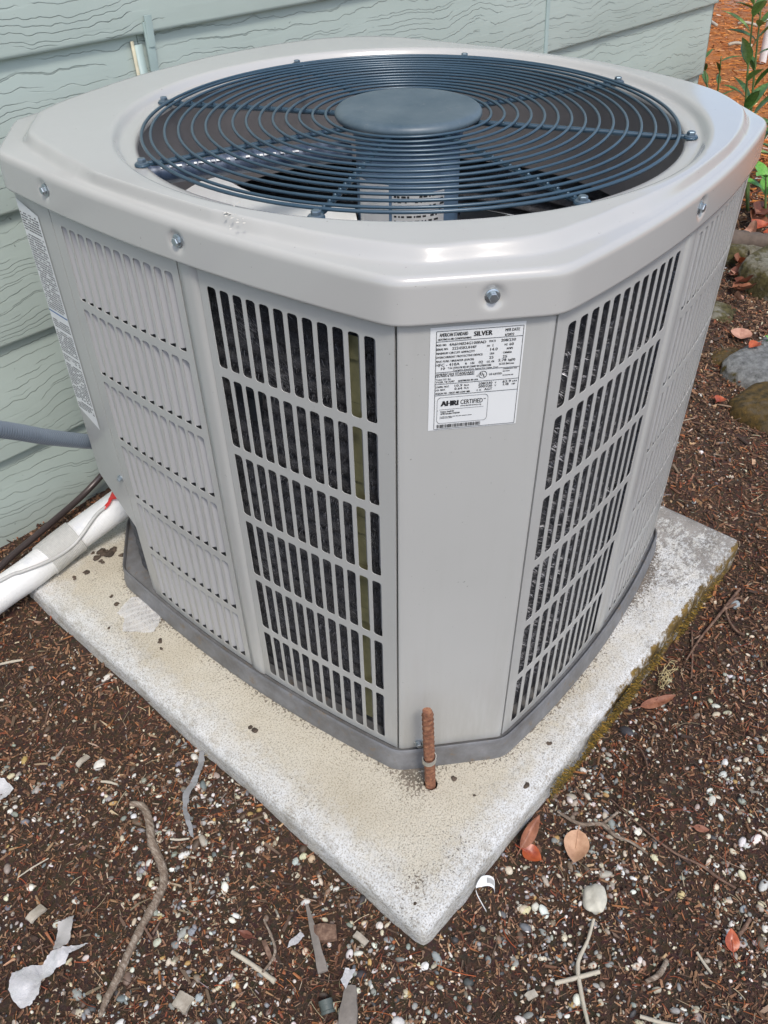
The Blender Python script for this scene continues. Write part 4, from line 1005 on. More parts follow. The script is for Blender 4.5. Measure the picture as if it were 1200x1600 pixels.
def far_field(name,n,L,pal,wts,**k):
    global sample
    old=sample; sample=lambda n_,p_,**kk: old(n_,p_,xr=(2.0,8.5),yr=(-1.2,4.5),pw=.8,px0=950,px1=1500)
    o=needles(name,n,farp,L,pal,wts,.0011,**k); sample=old; return o
far_field('needle_duff',9000,.035,[(.45,.15,.03),(.62,.24,.055),(.32,.10,.025),(.66,.38,.18),(.75,.66,.55)],[34,28,18,5,1.2],label='thick orange carpet of dry needles beyond the house corner',cat='needle duff')

# ------------------------------------------------------------------ single things lying on the ground
def gp(px,py,dz=.004):
    P=at(px,py,-.04)
    for _ in range(4): P=at(px,py,float(gz(P[0],P[1]))+dz)
    return P
WOODG=simple('weathered_wood_grey',(.20,.175,.15),.85,0,.4,90,.6,250)
t=NT('stick_bark'); f=t.noise(1,6,.75,t.co((260,50,260),(0,0,.35))); STICK=t.set(t.ramp(f,[(.3,(.07,.045,.03)),(.5,(.19,.14,.10)),(.68,(.42,.36,.29))]),.85,0,t.bump(f,.6,.001))
t=NT('stick_brown'); f=t.noise(120,6,.7,t.co((1,1,1))); STICKB=t.set(t.ramp(f,[(.3,(.06,.03,.02)),(.5,(.15,.085,.055)),(.7,(.28,.18,.12))]),.8,0,t.bump(f,.6,.001))
PALE=simple('pale_twig',(.45,.40,.31),.75,0,.25,80,.4,200)
def stick(name,pts,r,mat,label,cat,branches=(),dz=.004,ridge=0):
    P=[gp(*q,dz=dz) for q in pts]; S=spline(P,8); rs_=np.interp(np.linspace(0,1,len(S)),np.linspace(0,1,len(r)),r) if hasattr(r,'__len__') else [r]*len(S)
    V,Fs=tube_data(S,list(rs_),9,wob=.28); mb=MB(); mb.add(V,Fs)
    for b,br in branches:
        V,Fs=tube_data(spline([gp(*q,dz=dz) for q in b],6),br,7,wob=.2); mb.add(V,Fs)
    return mb.build(name,mat,None,ang=70,label=label,cat=cat)
stick('tree_root',[(203,1256),(222,1259),(233,1282),(238,1318),(252,1350),(256,1378),(247,1402),(228,1436),(206,1478),(186,1524),(166,1562),(156,1590)],[.0035,.0055,.006,.0065,.0062,.0060,.0058,.0055,.0055,.0052,.0045,.003],STICK,'long curved grey-brown root snaking over the pebbles at lower left','root',dz=.006)
stick('twig',[(362,1487),(395,1508),(430,1534)],[.0028,.0030,.0034],PALE,'straight pale barkless twig between root and slab corner','twig',dz=.006)
stick('twig',[(410,1520),(430,1485),(412,1436)],[.0016,.002,.0012],STICK,'thin crooked grey twig touching the straight pale one','twig',dz=.009)
stick('twig',[(871,1268),(905,1287),(940,1288),(960,1305),(985,1315),(1012,1334)],[.0018,.0028,.0032,.0028,.0024,.0014],STICK,'knobbly pinkish grey twig lying above the round white stone','twig',[(([(940,1288),(958,1275),(966,1268)]),.0022)],dz=.006)
stick('twig',[(955,1249),(1000,1290),(1050,1330),(1095,1352),(1120,1370),(1150,1388)],[.0008,.0013,.0016,.0019,.0022,.0014],STICKB,'long thin curved stem lying diagonally at lower right','twig',dz=.007)
stick('twig',[(928,1436),(918,1470),(903,1505),(907,1545),(914,1580),(922,1612)],[.0018,.0022,.0028,.0026,.0024,.0022],PALE,'forked pale twig running from the round white stone to the picture edge','twig',[([(867,1536),(900,1528),(937,1518)],.0028)],dz=.007)
stick('twig',[(1009,1534),(1030,1522),(1042,1500)],[.0024,.0036,.0030],STICK,'short fat bent brown twig right of the forked twig','twig',dz=.006)
stick('twig',[(1089,1488),(1100,1505),(1112,1521)],.0018,PALE,'short straight tan twig in the right hand pebbles','twig',dz=.006)
stick('twig',[(1154,1462),(1163,1450),(1172,1436)],.0026,STICKB,'stubby brown twig beside the dark red leaf','twig',dz=.006)
stick('twig',[(1000,1588),(1030,1597),(1060,1604)],[.0022,.0026,.0028],PALE,'pale twig cut by the bottom edge of the picture','twig',dz=.006)
stick('twig',[(1080,1060),(1082,1025),(1081,985)],[.0014,.0018,.0014],STICKB,'dark upright-looking twig below the tangled root','twig',dz=.006)
tr=stick('tangled_root',[(1072,1032),(1092,1000),(1118,968),(1140,940),(1156,920)],[.0012,.002,.0026,.0032,.0022],STICKB,'tan forked root curling around a grey pebble right of the slab','root',[([(1132,945),(1138,968),(1150,985),(1163,992)],.0022),([(1135,946),(1150,935),(1160,936)],.0025),([(1120,965),(1132,952),(1150,944)],.003)],dz=.009)
stick('twig',[(70,1135),(76,1110),(85,1097)],[.001,.0016,.0022],STICKB,'dark brown twig on the mulch at far left','twig',dz=.006)
stick('twig',[(0,1038),(18,1034),(36,1031)],[.0024,.0026,.0016],PALE,'pale twig at the left edge of the mulch','twig',dz=.006)
stick('twig',[(28,1371),(50,1356),(76,1341)],[.0008,.0012,.0008],PALE,'hair-thin pale stem left of the long root','twig',dz=.007)
stick('twig',[(266,1311),(280,1312),(296,1310)],[.0014,.0018,.0012],PALE,'small pale stick beside the curve of the long root','twig',dz=.007)
stick('twig',[(158,1221),(170,1222),(184,1226)],[.0018,.0022,.0014],PALE,'white chalky stick near the upper end of the long root','twig',dz=.006)
stick('twig',[(985,1160),(1000,1170),(1010,1190),(1012,1208)],[.0008,.0012,.0010,.0008],STICKB,'fine curved stem just right of the slab edge','twig',dz=.007)
# leaves
def leafmat(name,a,b,rough=.5):
    t=NT(name); f=t.noise(60,6,.7); return t.set(t.ramp(f,[(.35,a),(.65,b)]),rough,0,t.bump(t.noise(150,4),.3,.0008))
LBR=leafmat('dry_leaf_brown',(.17,.062,.033),(.35,.15,.085)); LRD=leafmat('dry_leaf_red',(.20,.030,.012),(.45,.10,.03),.35); LTN=leafmat('dry_leaf_tan',(.38,.20,.11),(.55,.33,.20)); LPK=leafmat('dry_leaf_pink',(.34,.15,.10),(.52,.29,.20)); LDK=leafmat('dry_leaf_dark',(.10,.03,.02),(.18,.06,.03))
def leaf_mesh(L,Wd,curl=.3,fold=.25,bend=.3,stem=.25,tipw=1.0,n=10,m=6):
    V=[];Fs=[]
    for i in range(n+1):
        u=i/n; w_=Wd/2*(math.sin(PI*min(1,u**.8*1.0))**.8*tipw if 0<u<1 else .02)
        for j in range(m+1):
            s=(j/m-.5)*2; y=s*w_; z=abs(s)*w_*fold+bend*L*(u-.5)**2+curl*w_*math.sin(u*7+s*2)*.25+.02*L*math.sin(s*5+u*9)*.2
            V.append((u*L,y,z))
    for i in range(n):
        for j in range(m): Fs.append((i*(m+1)+j,(i+1)*(m+1)+j,(i+1)*(m+1)+j+1,i*(m+1)+j+1))
    v,f=tube_data([(-stem*L,0,.02*L+bend*L*.3),(-stem*L*.5,0,bend*L*.27),(0,0,bend*L*.25),(L*.5,0,.0006)],[.0011,.0010,.0009,.0004],5); o=len(V); V+=[tuple(x) for x in v]; Fs+=[tuple(o+k for k in ff) for ff in f]
    return V,Fs
def leaf(pa,pb,wd,mat,label,cat='leaf',lift=.004,tilt=0,lift2=None,group=None,**kw):
    """pa = stalk end pixel, pb = tip pixel"""
    A=gp(*pa,dz=lift); B=gp(*pb,dz=lift if lift2 is None else lift2); d=B-A; L=np.linalg.norm(d)
    V,Fs=leaf_mesh(L,wd,**kw); mb=MB(); mb.add(V,Fs); o=mb.build('leaf',mat,None,ang=180)
    xax=Vector(d/L); yax=Vector((0,0,1)).cross(xax).normalized(); zax=xax.cross(yax); Mr=Matrix((xax,yax,zax)).transposed()@Matrix.Rotation(tilt,3,'X')
    o.matrix_world=Matrix.Translation(Vector(A))@Mr.to_4x4(); return tag(o,label,cat,group)
leaf((1000,1107),(1056,1088),.020,LBR,'smooth brown oval leaf beside the mossy slab edge',lift=.006,stem=.25)
leaf((812,1325),(842,1272),.019,LBR,'folded brown leaf leaning against the slab edge',lift=.004,lift2=.030,fold=.9,tilt=.5)
leaf((816,1328),(846,1345),.026,LRD,'glossy red-orange leaf below the leaf that leans on the slab',lift=.005,fold=.5,stem=.4)
leaf((903,1300),(896,1352),.036,LTN,'rounded pale tan leaf with a curled top near the slab',lift=.009,fold=.35,bend=.5,stem=.1)
leaf((1145,1488),(1142,1450),.018,LRD,'small dark red leaf standing at the right edge of the pebbles',lift=.004,lift2=.018,stem=.4)
leaf((1158,516),(1157,533),.055,LPK,'pale pink-brown cupped leaf between the unit and the edging stones',lift=.012,bend=.6,stem=.15)
leaf((1083,1293),(1108,1298),.012,LBR,'narrow rusty leaf lying flat in the right hand pebbles',lift=.005)
leaf((395,1465),(372,1455),.010,LDK,'small dark curled leaf by the grey wood sliver',lift=.006)
LITL=['brown curled leaf at the top left of the heap by the mossy block','pinkish leaf in the middle of the heap by the mossy block','dark brown leaf at the right of the heap by the mossy block','brown leaf at the lower left of the heap by the mossy block','light brown leaf touching the mossy block low in the heap','red leaf lying across the upper part of the heap','pale pinkish leaf at the very bottom of the heap','brown leaf lying highest against the corner of the mossy block','dark leaf closest to the unit in the upper heap']
for i,(a,b,w_,m_) in enumerate((((1150,420),(1172,400),.06,LBR),((1148,432),(1168,421),.05,LPK),((1152,445),(1178,436),.05,LDK),((1143,452),(1165,455),.05,LBR),((1158,455),(1182,446),.04,LBR),((1150,412),(1176,424),.05,LRD),((1146,465),(1160,470),.05,LPK),((1168,408),(1180,396),.05,LBR),((1160,430),(1150,418),.05,LDK))):
    leaf(a,b,w_,m_,LITL[i],lift=.02+.006*(i%3),fold=.7,bend=.5,tilt=random.uniform(-.8,.8),group='curled leaves heaped by the mossy block')
LI2L=['rust brown leaf at the left end of the litter under the broad green plant','dark red leaf cut by the picture edge above the log','dark maroon leaf highest in the litter beneath the green plant','brown leaf at the picture edge under the broad green leaves','pinkish leaf touching the weathered log','red leaf at the picture edge resting on the log']
for i,(a,b,w_,m_) in enumerate((((1172,352),(1190,338),.07,LBR),((1180,362),(1199,352),.07,LRD),((1176,340),(1192,322),.06,LDK),((1186,345),(1204,330),.07,LBR),((1168,358),(1182,366),.06,LPK),((1190,366),(1206,372),.06,LRD))):
    leaf(a,b,w_,m_,LI2L[i],lift=.03+.01*(i%3),fold=.7,bend=.5,tilt=random.uniform(-.8,.8),group='dry leaves under the green plant')
leaf((1186,537),(1170,545),.030,LRD,'crimson crumpled leaf on the pale edging stone',lift=.03,fold=.6)
leaf((1120,629),(1131,623),.030,LRD,'small maroon leaf on the dark soil right of the unit',lift=.012,fold=.6)
# single stones
def stone_mesh(name,r,sc_,col,seed,mat=None,detail=ICV3,faces=ICF3,amp=.12):
    rs_=np.random.default_rng(seed); V=detail.copy(); 
    for k in range(5): V=V*(1+amp/(k+1)*np.sin(detail@rs_.normal(0,1.6+k*1.5,3)+rs_.uniform(0,6))[:,None])
    V=V*r*np.array(sc_); me=mesh(name,V,faces,mat or simple('stone_surface',col,.7,0,.35,90,.7,220)); return me
def stone(px,py,wpx,col,label,sc_=(1,.8,.6),rot=0,cat='stone',amp=.12):
    P=gp(px,py,.0); r=wpx/2*np.dot(P-CAM,d_)/F_PX; o=link('stone',stone_mesh('stone',r,sc_,col,int(px*7+py),amp=amp)); o.location=tuple(P+np.array([0,0,r*sc_[2]*.45])); o.rotation_euler=(0,0,rot); return tag(o,label,cat)
stone(930,1408,46,(.52,.49,.40),'largest stone, rounded and white with a yellowish top, at lower right',(1,.80,.5),.5,amp=.17)
stone(1148,947,17,(.30,.33,.33),'round grey pebble inside the tangled root')
stone(1131,700,20,(.30,.31,.31),'grey rounded stone on dark soil right of the unit') if False else None
stone(156,1196,19,(.66,.63,.56),'blunt white stone above the long curved root')
stone(166,1061,16,(.62,.58,.52),'flat cream stone on the mulch at left of the slab',(1,.6,.5))
stone(474,1339,13,(.50,.50,.33),'yellow-green pebble next to the slab edge')
stone(487,1343,14,(.50,.38,.25),'tan pebble right of the yellow-green one by the slab edge')
stone(462,1347,13,(.40,.45,.41),'pale greenish grey pebble left of the yellow-green one')
stone(664,1510,13,(.72,.70,.67),'bright white pebble just below the slab corner')
stone(593,1447,13,(.62,.57,.52),'pinkish white angular pebble left of the slab corner')
stone(1133,1193,14,(.70,.69,.66),'bright white oval pebble alone on the dark soil at right',(1,.65,.5))
stone(1022,1341,12,(.55,.51,.33),'pale yellow oval pebble right of the tan leaf',(.8,1,.6))
stone(1064,1399,13,(.55,.45,.22),'deep yellow pebble right of the largest stone')
stone(1044,1541,12,(.72,.68,.62),'white round pebble beyond the short fat twig')
stone(822,1424,15,(.58,.52,.30),'yellow angular pebble in the cluster left of the largest stone',amp=.16)
stone(836,1418,14,(.58,.57,.48),'off-white pebble in the cluster left of the largest stone')
stone(812,1419,12,(.68,.64,.52),'cream pebble at the left of the cluster by the tag')
stone(246,1473,13,(.42,.44,.34),'mottled green-grey pebble right of the long root')
stone(300,1457,13,(.24,.25,.27),'dark blue-grey pebble below the slab front edge')
stone(312,1560,15,(.33,.36,.36),'blue-grey round pebble by the square wood chip')
# wood pieces and scraps
def slab_piece(pa,pb,w_,th_,mat,label,cat='wood chip',name='wood_chip',seg=6,dz=.004,taper=(1,1,1),wav_=.002):
    A=gp(*pa,dz=dz); B=gp(*pb,dz=dz); d=B-A; L=np.linalg.norm(d); d/=L; s=np.cross([0,0,1],d); s/=np.linalg.norm(s); V=[];Fs=[]
    for i in range(seg+1):
        u=i/seg; ww=w_*np.interp(u,[0,.5,1],taper)*random.uniform(.9,1.08)
        for a,b in ((-.5,0),(.5,0),(.46,th_),(0,th_*1.25),(-.46,th_)): V.append(A+d*(L*u+random.uniform(-1,1)*.001*(i in(0,seg)))+s*a*ww+np.array([0,0,b+wav_*math.sin(u*5)]))
    for i in range(seg):
        for j in range(5): Fs.append((i*5+j,(i+1)*5+j,(i+1)*5+(j+1)%5,i*5+(j+1)%5))
    Fs.append((4,3,2,1,0)); Fs.append(tuple(seg*5+j for j in range(5)))
    mb=MB(); mb.add(V,Fs); return mb.build(name,mat,None,ang=50,label=label,cat=cat)
t=NT('split_wood'); f=t.noise(40,6,.7,t.co((1,1,1))); SPL=t.set(t.ramp(f,[(.35,(.26,.22,.17)),(.65,(.48,.43,.35))]),.8,0,t.bump(t.noise(220,4),.5,.001))
slab_piece((542,1612),(548,1540),.024,.004,WOODG,'frayed grey driftwood sliver at the bottom edge','wood piece','wood_piece',taper=(1.05,1,.55),dz=.007)
slab_piece((505,1520),(480,1415),.0105,.003,WOODG,'long grey split-wood sliver below the slab','wood piece','wood_piece',taper=(1.3,.95,.45),dz=.008,seg=9)
slab_piece((488,1461),(526,1457),.026,.006,STICKB,'thick dark brown bark lump beside the grey sliver','bark piece','bark_piece',taper=(.8,1,.8),dz=.004)
slab_piece((45,1440),(68,1416),.014,.003,SPL,'pale rectangular wood chip left of the plastic scrap',dz=.006)
slab_piece((276,1560),(297,1572),.020,.004,SPL,'square pale wood chip near the bottom edge',dz=.006) 
slab_piece((121,1198),(138,1180),.009,.003,SPL,'tan splinter wood chip left of the slab front edge',dz=.006)
slab_piece((412,1470),(424,1500),.006,.002,STICKB,'thin brown curved bark strip left of the grey sliver','bark piece','bark_piece',dz=.007)
slab_piece((555,1460),(573,1474),.009,.003,SPL,'cream coloured wood splinter under the slab corner',dz=.006)
slab_piece((822,1560),(838,1550),.009,.003,SPL,'small pinkish wood chip left of the forked twig',dz=.006)
t=NT('torn_plastic'); f=t.noise(50,6,.7); PLA=t.set(t.ramp(f,[(.3,(.50,.49,.49)),(.7,(.72,.71,.71))]),.3,0,t.bump(t.noise(60,6,.7),.7,.003)); PLA.node_tree.nodes['Principled BSDF'].inputs['Transmission Weight'].default_value=.25
def scrap(poly,label,cat='plastic scrap',name='plastic_scrap',mat=None,dz=.010,amp=.006):
    """torn film: polygon outline in pixels, triangulated fan with wrinkles"""
    rj=random.Random(len(poly)*7+int(abs(poly[0][0]))); poly=[tuple(q) for q in poly]; pp=[]
    for i,q in enumerate(poly):
        r_q=poly[(i+1)%len(poly)]; L_=math.hypot(r_q[0]-q[0],r_q[1]-q[1]); k=max(1,int(L_/4))
        for j in range(k): pp.append((q[0]+(r_q[0]-q[0])*j/k+rj.uniform(-1,1)*(1.1 if j else .4),q[1]+(r_q[1]-q[1])*j/k+rj.uniform(-1,1)*(1.1 if j else .4)))
    P=[gp(*q,dz=dz) for q in pp]; bm=bmesh.new(); vs=[bm.verts.new(tuple(p)) for p in P]; bm.faces.new(vs); bmesh.ops.triangulate(bm,faces=bm.faces[:]); bmesh.ops.subdivide_edges(bm,edges=bm.edges[:],cuts=1,use_grid_fill=True)
    for v in bm.verts: v.co.z+=amp*(math.sin(v.co.x*140+v.co.y*60)*.5+math.sin(v.co.y*190-v.co.x*90)*.4)+random.uniform(-1,1)*.0008
    me=bpy.data.meshes.new(name); bm.to_mesh(me); bm.free(); me.materials.append(mat or PLA); me.polygons.foreach_set('use_smooth',np.ones(len(me.polygons),dtype=bool)); return link(name,me,None,label=label,cat=cat)
scrap([(12,1545),(18,1520),(40,1510),(66,1505),(80,1487),(95,1483),(110,1476),(138,1473),(122,1482),(108,1489),(102,1505),(88,1512),(78,1525),(66,1530),(62,1555),(45,1570),(30,1573),(18,1560)],'large torn white plastic film scrap at lower left')
scrap([(86,1462),(92,1440),(118,1431),(112,1452),(108,1468),(98,1482),(84,1486)],'small grey translucent plastic flap above the white film scrap',mat=simple('grey_film',(.42,.40,.38),.35,0,.15,60),dz=.014)
scrap([(-12,1245),(-10,1215),(8,1218),(22,1232),(8,1244),(0,1250)],'pale bluish plastic scrap at the left edge')
scrap([(312,1174),(320,1172),(318,1195),(308,1222),(297,1240),(292,1262),(300,1290),(303,1312),(296,1302),(288,1275),(284,1262),(287,1238),(300,1215),(309,1195)],'long twisted grey plastic strip hanging below the slab edge',mat=simple('grey_strip',(.24,.24,.24),.5,0,.2,60),dz=.010,amp=.003)
scrap([(452,1470),(470,1455),(476,1462),(466,1475),(448,1482)],'crumpled bluish plastic wisp left of the grey sliver',dz=.008,amp=.003)
scrap([(532,1530),(540,1512),(556,1514),(548,1528),(540,1545)],'small torn grey film behind the driftwood sliver',dz=.012,amp=.003)
# small plastic cap
A=gp(513,1584,.006); B=gp(508,1562,.012); V,Fs=tube_data([A,A+(B-A)*.2,A+(B-A)*.25,A+(B-A)*.6,A+(B-A)*.65,B],[.0088,.0088,.0082,.0082,.0088,.0088],16); mb=MB(); mb.add(V,Fs)
mb.build('plastic_plug',simple('plug_greygreen',(.08,.095,.085),.5),None,ang=30,label='small dark grey-green plastic plug lying near the driftwood',cat='plug')
# barcode tag curling out of the soil
Pt=[gp(760,1424,.002),gp(752,1410,.008),gp(745,1396,.016),gp(744,1386,.024),gp(752,1378,.030),gp(763,1376,.030),gp(771,1380,.026),gp(773,1388,.018)]
S=spline(Pt,5); V=[];Fs=[]
for i,p_ in enumerate(S):
    u=i/(len(S)-1); w_=.0016 if u<.42 else min(.0078,.0016+.04*(u-.42)); q_=np.array([d_[0],d_[1],1.2]); q_/=np.linalg.norm(q_); V+=[p_-q_*w_,p_+q_*w_]
for i in range(len(S)-1): Fs.append((2*i,2*i+2,2*i+3,2*i+1))
mb=MB(); mb.add(V,Fs); tg=mb.build('paper_tag',PAPER,None,ang=180,label='curled white barcode tag poking out beside the slab edge',cat='tag')
mb=MB()
for i in range(24,31):
    a,b=np.array(V[2*i]),np.array(V[2*i+1]); a2,b2=np.array(V[2*i+2]),np.array(V[2*i+3]); off_=-d_*.0004
    mb.add([a+(b-a)*.3+off_,a+(b-a)*.8+off_,a+(a2-a)*.45+(b2-a2)*.8+off_,a+(a2-a)*.45+(b2-a2)*.3+off_],[(0,1,2,3)])
mb.build('tag_print',INK,tg,smooth=False)
# dried straw clump
mb=MB()
for i in range(26):
    c=gp(1036+random.uniform(-8,8),1062+random.uniform(-14,16),.006); e_=c+np.array([random.uniform(-.018,.018),random.uniform(-.018,.018),random.uniform(-.002,.03)]); m_=(c+e_)/2+np.array([random.uniform(-.01,.01),random.uniform(-.01,.01),.006])
    V,Fs=tube_data(spline([c,m_,e_],5),.00055,4); mb.add(V,Fs)
mb.build('straw_clump',simple('straw',(.52,.42,.22),.8,0,.2,60),None,ang=180,label='tuft of pale dried roots beside the mossy slab side',cat='straw tuft')
# moss on the side of the slab
nm=15000; a=rng.beta(1.6,2.4,nm)*.62+.28; zz=-rng.beta(1.3,1.1,nm)*.045; P=pad_w(0,0)+ex*a[:,None]+ey*(-.006-.35*np.maximum(0,-zz-.01)*.04/.04*.04)[:,None]-ey*rng.uniform(0,.003,nm)[:,None]
dens=np.clip(.5+1.6*wav(a*1.,zz*2,38,31),0,1); k=rng.uniform(0,1,nm)<dens; P=P[k]; zz=zz[k]; nm=len(zz)
p0=np.column_stack([P,zz]); dr=np.column_stack([-ey[0]+rng.normal(0,.6,nm),-ey[1]+rng.normal(0,.6,nm),rng.normal(.4,.5,nm)])*rng.uniform(.0015,.0055,nm)[:,None]; sd_=rng.normal(0,1,(nm,3))*.0006
V=np.stack([p0-sd_,p0+sd_,p0+dr],1).reshape(-1,3); bulk('moss',V,np.arange(nm*3).reshape(-1,3),np.repeat(palette(nm,[(.11,.08,.015),(.22,.14,.02),(.36,.21,.03),(.06,.045,.02)],[3,3,2,3]),3,axis=0),GP,None,kind='stuff',label='olive and orange moss along the right side of the slab',cat='moss')
# dirt crumbs lying on the slab
spots=[(162,862,14),(170,868,12),(152,872,10),(178,858,9),(133,894,8),(116,903,6),(173,932,7),(183,943,7),(250,1001,7),(252,1013,4),(390,1136,6),(398,1140,7),(709,1216,7),(822,1228,7),(858,1162,5),(170,981,4),(191,866,9),(741,1243,3),(160,877,8),(145,864,5),(648,1412,4)]
VV=[];QQ=[];CC=[];o_=0
for (sx_,sy_,s_) in spots:
    for _ in range(5 if s_>8 else 3):
        P=at(sx_+random.uniform(-.4,.4)*s_,sy_+random.uniform(-.3,.3)*s_,.0015); r=s_*.00055*random.uniform(.5,1); V=ICV*np.array([r*1.2,r,r*.35])*(1+.25*np.sin(ICV@rng.normal(0,3,3))[:,None])+P
        VV.append(V);QQ.append(ICF+o_);o_+=len(ICV);CC.append(np.tile(np.array([[.07,.05,.035]])*random.uniform(.6,1.6),(len(ICV),1)))
bulk('dirt_crumbs',np.vstack(VV),np.vstack(QQ),np.vstack(CC),GP,None,smooth=True,kind='stuff',label='small brown dirt clods scattered on the slab surface',cat='dirt')
# fibreglass mesh patch on the slab
poly=[(181.5,958),(206,932),(224,933),(240,942),(253,958),(249,976),(240,988),(190,988),(194,966)]
P2=[at(x,y,.002)[:2] for x,y in poly]; 
def inside_poly(q,P):
    c=False; n=len(P)
    for i in range(n):
        a,b=P[i],P[(i+1)%n]
        if (a[1]>q[1])!=(b[1]>q[1]) and q[0]<(b[0]-a[0])*(q[1]-a[1])/(b[1]-a[1])+a[0]: c=not c
    return c
cen_=np.mean(P2,0); mb=MB()
dA=at(250,960,.002)[:2]-at(190,990,.002)[:2]; dA/=np.linalg.norm(dA); dB=np.array([-dA[1],dA[0]])
for D,N_ in ((dA,dB),(dB*.93+dA*.36,dA)):
    for k in range(-40,41):
        run=[]
        for s_ in np.arange(-.06,.06,.003):
            q_=cen_+N_*k*.00215+D*s_+N_*.0006*math.sin(s_*90+k)
            if inside_poly(q_,P2): run.append(q_)
            else:
                if len(run)>1: 
                    pts3=[np.array([x,y,.0022+.0012*math.sin(x*160)+.0008*math.sin(y*200)]) for x,y in run]; V,Fs=tube_data(pts3,.00042,3,False); mb.add(V,Fs)
                run=[]
mb.build('mesh_tape_scrap',simple('fibreglass_white',(.78,.77,.75),.6),None,ang=180,label='scrap of white fibreglass mesh lying on the slab by the unit',cat='mesh scrap')
# scuff on the lid
mb=MB()
for i in range(26):
    c=at(366+random.gauss(0,8),336+random.gauss(0,10),.7838); l=random.uniform(.0006,.0026); an=random.uniform(0,PI)
    V=[c+np.array([math.cos(an+b)*l*random.uniform(.5,1),math.sin(an+b)*l*random.uniform(.5,1),.0004]) for b in (0,1.2,2.5,3.6,5)]; mb.add(V,[(0,1,2,3,4)])
mb.build('paint_scuff',simple('chalky_scuff',(.66,.62,.54),.8),lid,smooth=False)

# ------------------------------------------------------------------ edging stones, log and plants at the right
def moss_stone(name,ca,cb,mo,th_):
    t=NT(name); c=t.ramp(t.noise(45,8,.75,t.co()),[(.35,ca),(.65,cb)]); c=t.mix(t.ramp(t.math('ADD',t.noise(7,6,.7),t.math('MULTIPLY',t.noise(60,4),.15)),[(th_,0.),(th_+.08,1.)]),c,t.ramp(t.noise(70,5),[(.3,(.05,.04,.012)),(.7,mo)]))
    return t.set(c,.95,0,t.bump(t.noise(45,9,.85),1.,.02))
def boulder(name,c,dims,rot,mat,label,cat,seed,pw=.45,amp=.05):
    V=ICV3.copy(); V=np.sign(V)*np.abs(V)**pw; rs_=np.random.default_rng(seed)
    for k in range(7): V=V*(1+amp/(1+k*.7)*np.sin(ICV3@rs_.normal(0,1.5+k*2,3)+rs_.uniform(0,6))[:,None])
    V=V*np.array(dims)/2; me=mesh(name,V,ICF3,mat); o=link(name,me); o.location=c; o.rotation_euler=(0,0,rot); return tag(o,label,cat)
def placed(px,py,dims,rot,*a,anchor=(0,0),dz=0,**k):
    P=at(px,py,-.03); c,s=math.cos(rot),math.sin(rot); ox,oy=anchor[0]*dims[0]/2,anchor[1]*dims[1]/2
    return (P[0]-(c*ox-s*oy),P[1]-(s*ox+c*oy),-.035+dz)
BR=-.50
M1=moss_stone('block_lichen',(.20,.18,.13),(.42,.39,.30),(.20,.17,.06),.50); M2=moss_stone('stone_pale',(.16,.16,.15),(.48,.48,.46),(.15,.11,.02),.60); M3=moss_stone('stone_brown_moss',(.13,.10,.06),(.24,.17,.08),(.24,.14,.03),.45)
def blk(pxl,pyl,dims,rot,name,mat,label,cat,seed,dz=0,**k):
    P=at(pxl,pyl,-.03); return boulder(name,(P[0],P[1],-.035+dz),dims,rot,mat,label,cat,seed,**k)
blk(1232,445,(.36,.20,.16),-.2,'edging_block',M1,'squared edging block crusted with dry grey-green moss','edging block',3,dz=.03,pw=.25,amp=.02)
blk(1215,572,(.34,.17,.10),-.25,'edging_stone',M2,'pale grey edging stone with a dark moss cap on its left end','edging stone',4,dz=.0,pw=.4,amp=.03)
blk(1212,645,(.20,.20,.10),-.2,'edging_stone',M3,'brown mossy rounded stone in front of the pale edging stone','edging stone',5,dz=-.005,pw=.6,amp=.04)
blk(1140,566,(.12,.11,.05),.2,'moss_mound',M3,'low dark green moss mound left of the pale edging stone','moss mound',6,dz=.005,pw=.9)
blk(1102,498,(.10,.16,.09),.0,'edging_stone',M1,'narrow stone half hidden behind the corner of the unit','edging stone',8,dz=.0,pw=.4,amp=.03)
P=[gp(1130,375,.05),gp(1165,380,.05),gp(1200,384,.05),gp(1260,386,.05)]
V,Fs=tube_data(spline(P,6),.035,12,wob=.2); mb=MB(); mb.add(V,Fs); mb.build('log',simple('log_bark',(.12,.09,.07),.9,0,.5,60,1,120),None,ang=60,label='grey weathered log lying behind the mossy edging block',cat='log')
P=[gp(1130,400,.02),gp(1165,403,.02),gp(1200,404,.02),gp(1260,404,.02)]
V,Fs=tube_data(spline(P,6),.04,12,wob=.15); mb=MB(); mb.add(V,Fs); mb.build('timber_edging',M1,None,ang=60,label='mossy timber edging lying under the weathered log',cat='timber')
G1=leafmat('leaf_green',(.035,.085,.018),(.10,.20,.045),.35); G2=leafmat('leaf_light_green',(.13,.24,.05),(.28,.40,.12),.35); G3=leafmat('leaf_bright_green',(.08,.24,.03),(.18,.42,.07),.35); STG=simple('stem_green',(.10,.15,.04),.5)
for m_ in (G1,G2,G3): m_.node_tree.nodes['Principled BSDF'].inputs['Transmission Weight'].default_value=.0
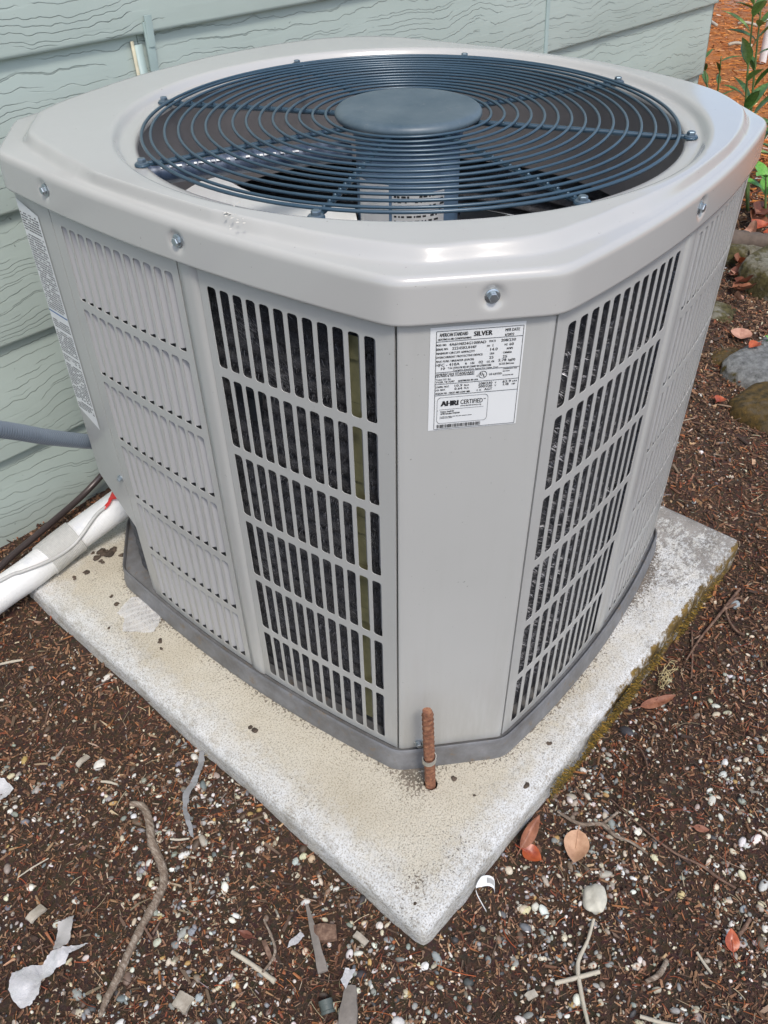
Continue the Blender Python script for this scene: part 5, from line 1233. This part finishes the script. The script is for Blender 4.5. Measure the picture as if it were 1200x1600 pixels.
def plant(base_px,top_px,nleaf,L,Wd,label,mats,seed,low=.15,stems=1,spread=.05,upr=.6,cat='plant'):
    rs_=random.Random(seed); b=gp(*base_px,0); d=b[:2]-CAM[:2]
    # top straight above along the view plane
    n3=np.array([d[0],d[1],0]); n3/=np.linalg.norm(n3); Tp=on_plane(top_px[0],top_px[1],b,n3)
    root=empty('leafy_plant',tuple(b),label=label,cat=cat); lm=[]
    for mt in mats:
        V,Fs=leaf_mesh(L,Wd,curl=.2,fold=.3,bend=-.25,stem=.05,n=7,m=4); mb=MB(); mb.add(V,Fs); me=mesh('leaf',mb.V,mb.F,mt); lm.append(me)
    for s_ in range(stems):
        o=np.array([rs_.uniform(-1,1)*spread,rs_.uniform(-1,1)*spread,0])*(s_>0); h=1-.25*s_*rs_.random()
        top_=b+(Tp-b)*h+o*2.0; mid=(b+top_)/2+np.array([rs_.uniform(-.02,.02),rs_.uniform(-.02,.02),0]); S=spline([b,mid,top_],8)
        V,Fs=tube_data([p-b for p in S],list(np.linspace(.006,.0022,len(S))),6); mb=MB(); mb.add(V,Fs); mb.build('stem',STG,root,ang=180)
        for i in range(nleaf):
            u=low+(1-low)*(i+.5)/nleaf; k=min(len(S)-1,int(u*(len(S)-1))); p=S[k]-b; az=i*2.4+rs_.uniform(-.5,.5); el=rs_.uniform(.2,upr+.3); sc_=(1.05-.5*u)*rs_.uniform(.7,1.15)
            l=link('leaf',lm[rs_.randrange(len(lm))],root); xd=Vector((math.cos(az)*math.cos(el),math.sin(az)*math.cos(el),math.sin(el))); yd=Vector((0,0,1)).cross(xd).normalized(); zd=xd.cross(yd)
            l.matrix_local=Matrix.Translation(Vector(p))@Matrix((xd,yd,zd)).transposed().to_4x4()@Matrix.Scale(sc_,4)
    return root
plant((1168,330),(1180,-12),15,.17,.050,'tall leafy shrub with lance shaped leaves behind the unit',[G1,G1,G2],2,low=.30,stems=2,spread=.06)
plant((1116,235),(1127,88),6,.13,.035,'small dark green sprig beside the house corner',[G1,G1],5,low=.35,stems=2,spread=.05)
plant((1215,300),(1214,110),10,.17,.05,'leafy shrub cut off by the right edge of the picture',[G1,G2],9,low=.2,stems=2,spread=.08)
plant((1196,352),(1197,272),5,.20,.10,'low plant with broad bright green leaves under the lid corner',[G3],11,low=.6,upr=.3)
plant((1200,548),(1202,530),4,.045,.022,'tiny bright green seedling on the pale edging stone',[G3],13,low=.3,upr=.2,cat='seedling')
P0=gp(1191,98,.0); n3=np.array([P0[0]-CAM[0],P0[1]-CAM[1],0]); n3/=np.linalg.norm(n3); P1=on_plane(1204,30,P0,n3)
V,Fs=tube_data([P0,(P0+P1)/2,P1],.020,14); mb=MB(); mb.add(V,Fs); mb.build('white_pipe',simple('white_pvc',(.80,.79,.77),.35,0,.03,10),None,ang=40,label='white plastic pipe leaning up from the orange needles at far right',cat='pipe')
for i,(a,b,lb) in enumerate((((1153,37),(1184,40),'straight pale fallen stick nearest the top of the orange ground'),((1138,70),(1175,72),'pale fallen stick crossing the middle of the orange ground'),((1108,33),(1120,40),'short pale stick lying by the house corner'))):
    Pa,Pb=gp(*a,.02),gp(*b,.02); V,Fs=tube_data(spline([Pa,(Pa+Pb)/2+np.array([0,.02,.01]),Pb],4),.010,6); mb=MB(); mb.add(V,Fs); mb.build('fallen_stick',PALE,None,ang=180,label=lb,cat='stick')
for i,(a,b) in enumerate((((1132,150),(1122,158)),((1180,148),(1196,160)),((1176,170),(1190,180)),((1120,152),(1112,143)))):
    pass
print('TOTAL objects',len(bpy.data.objects))
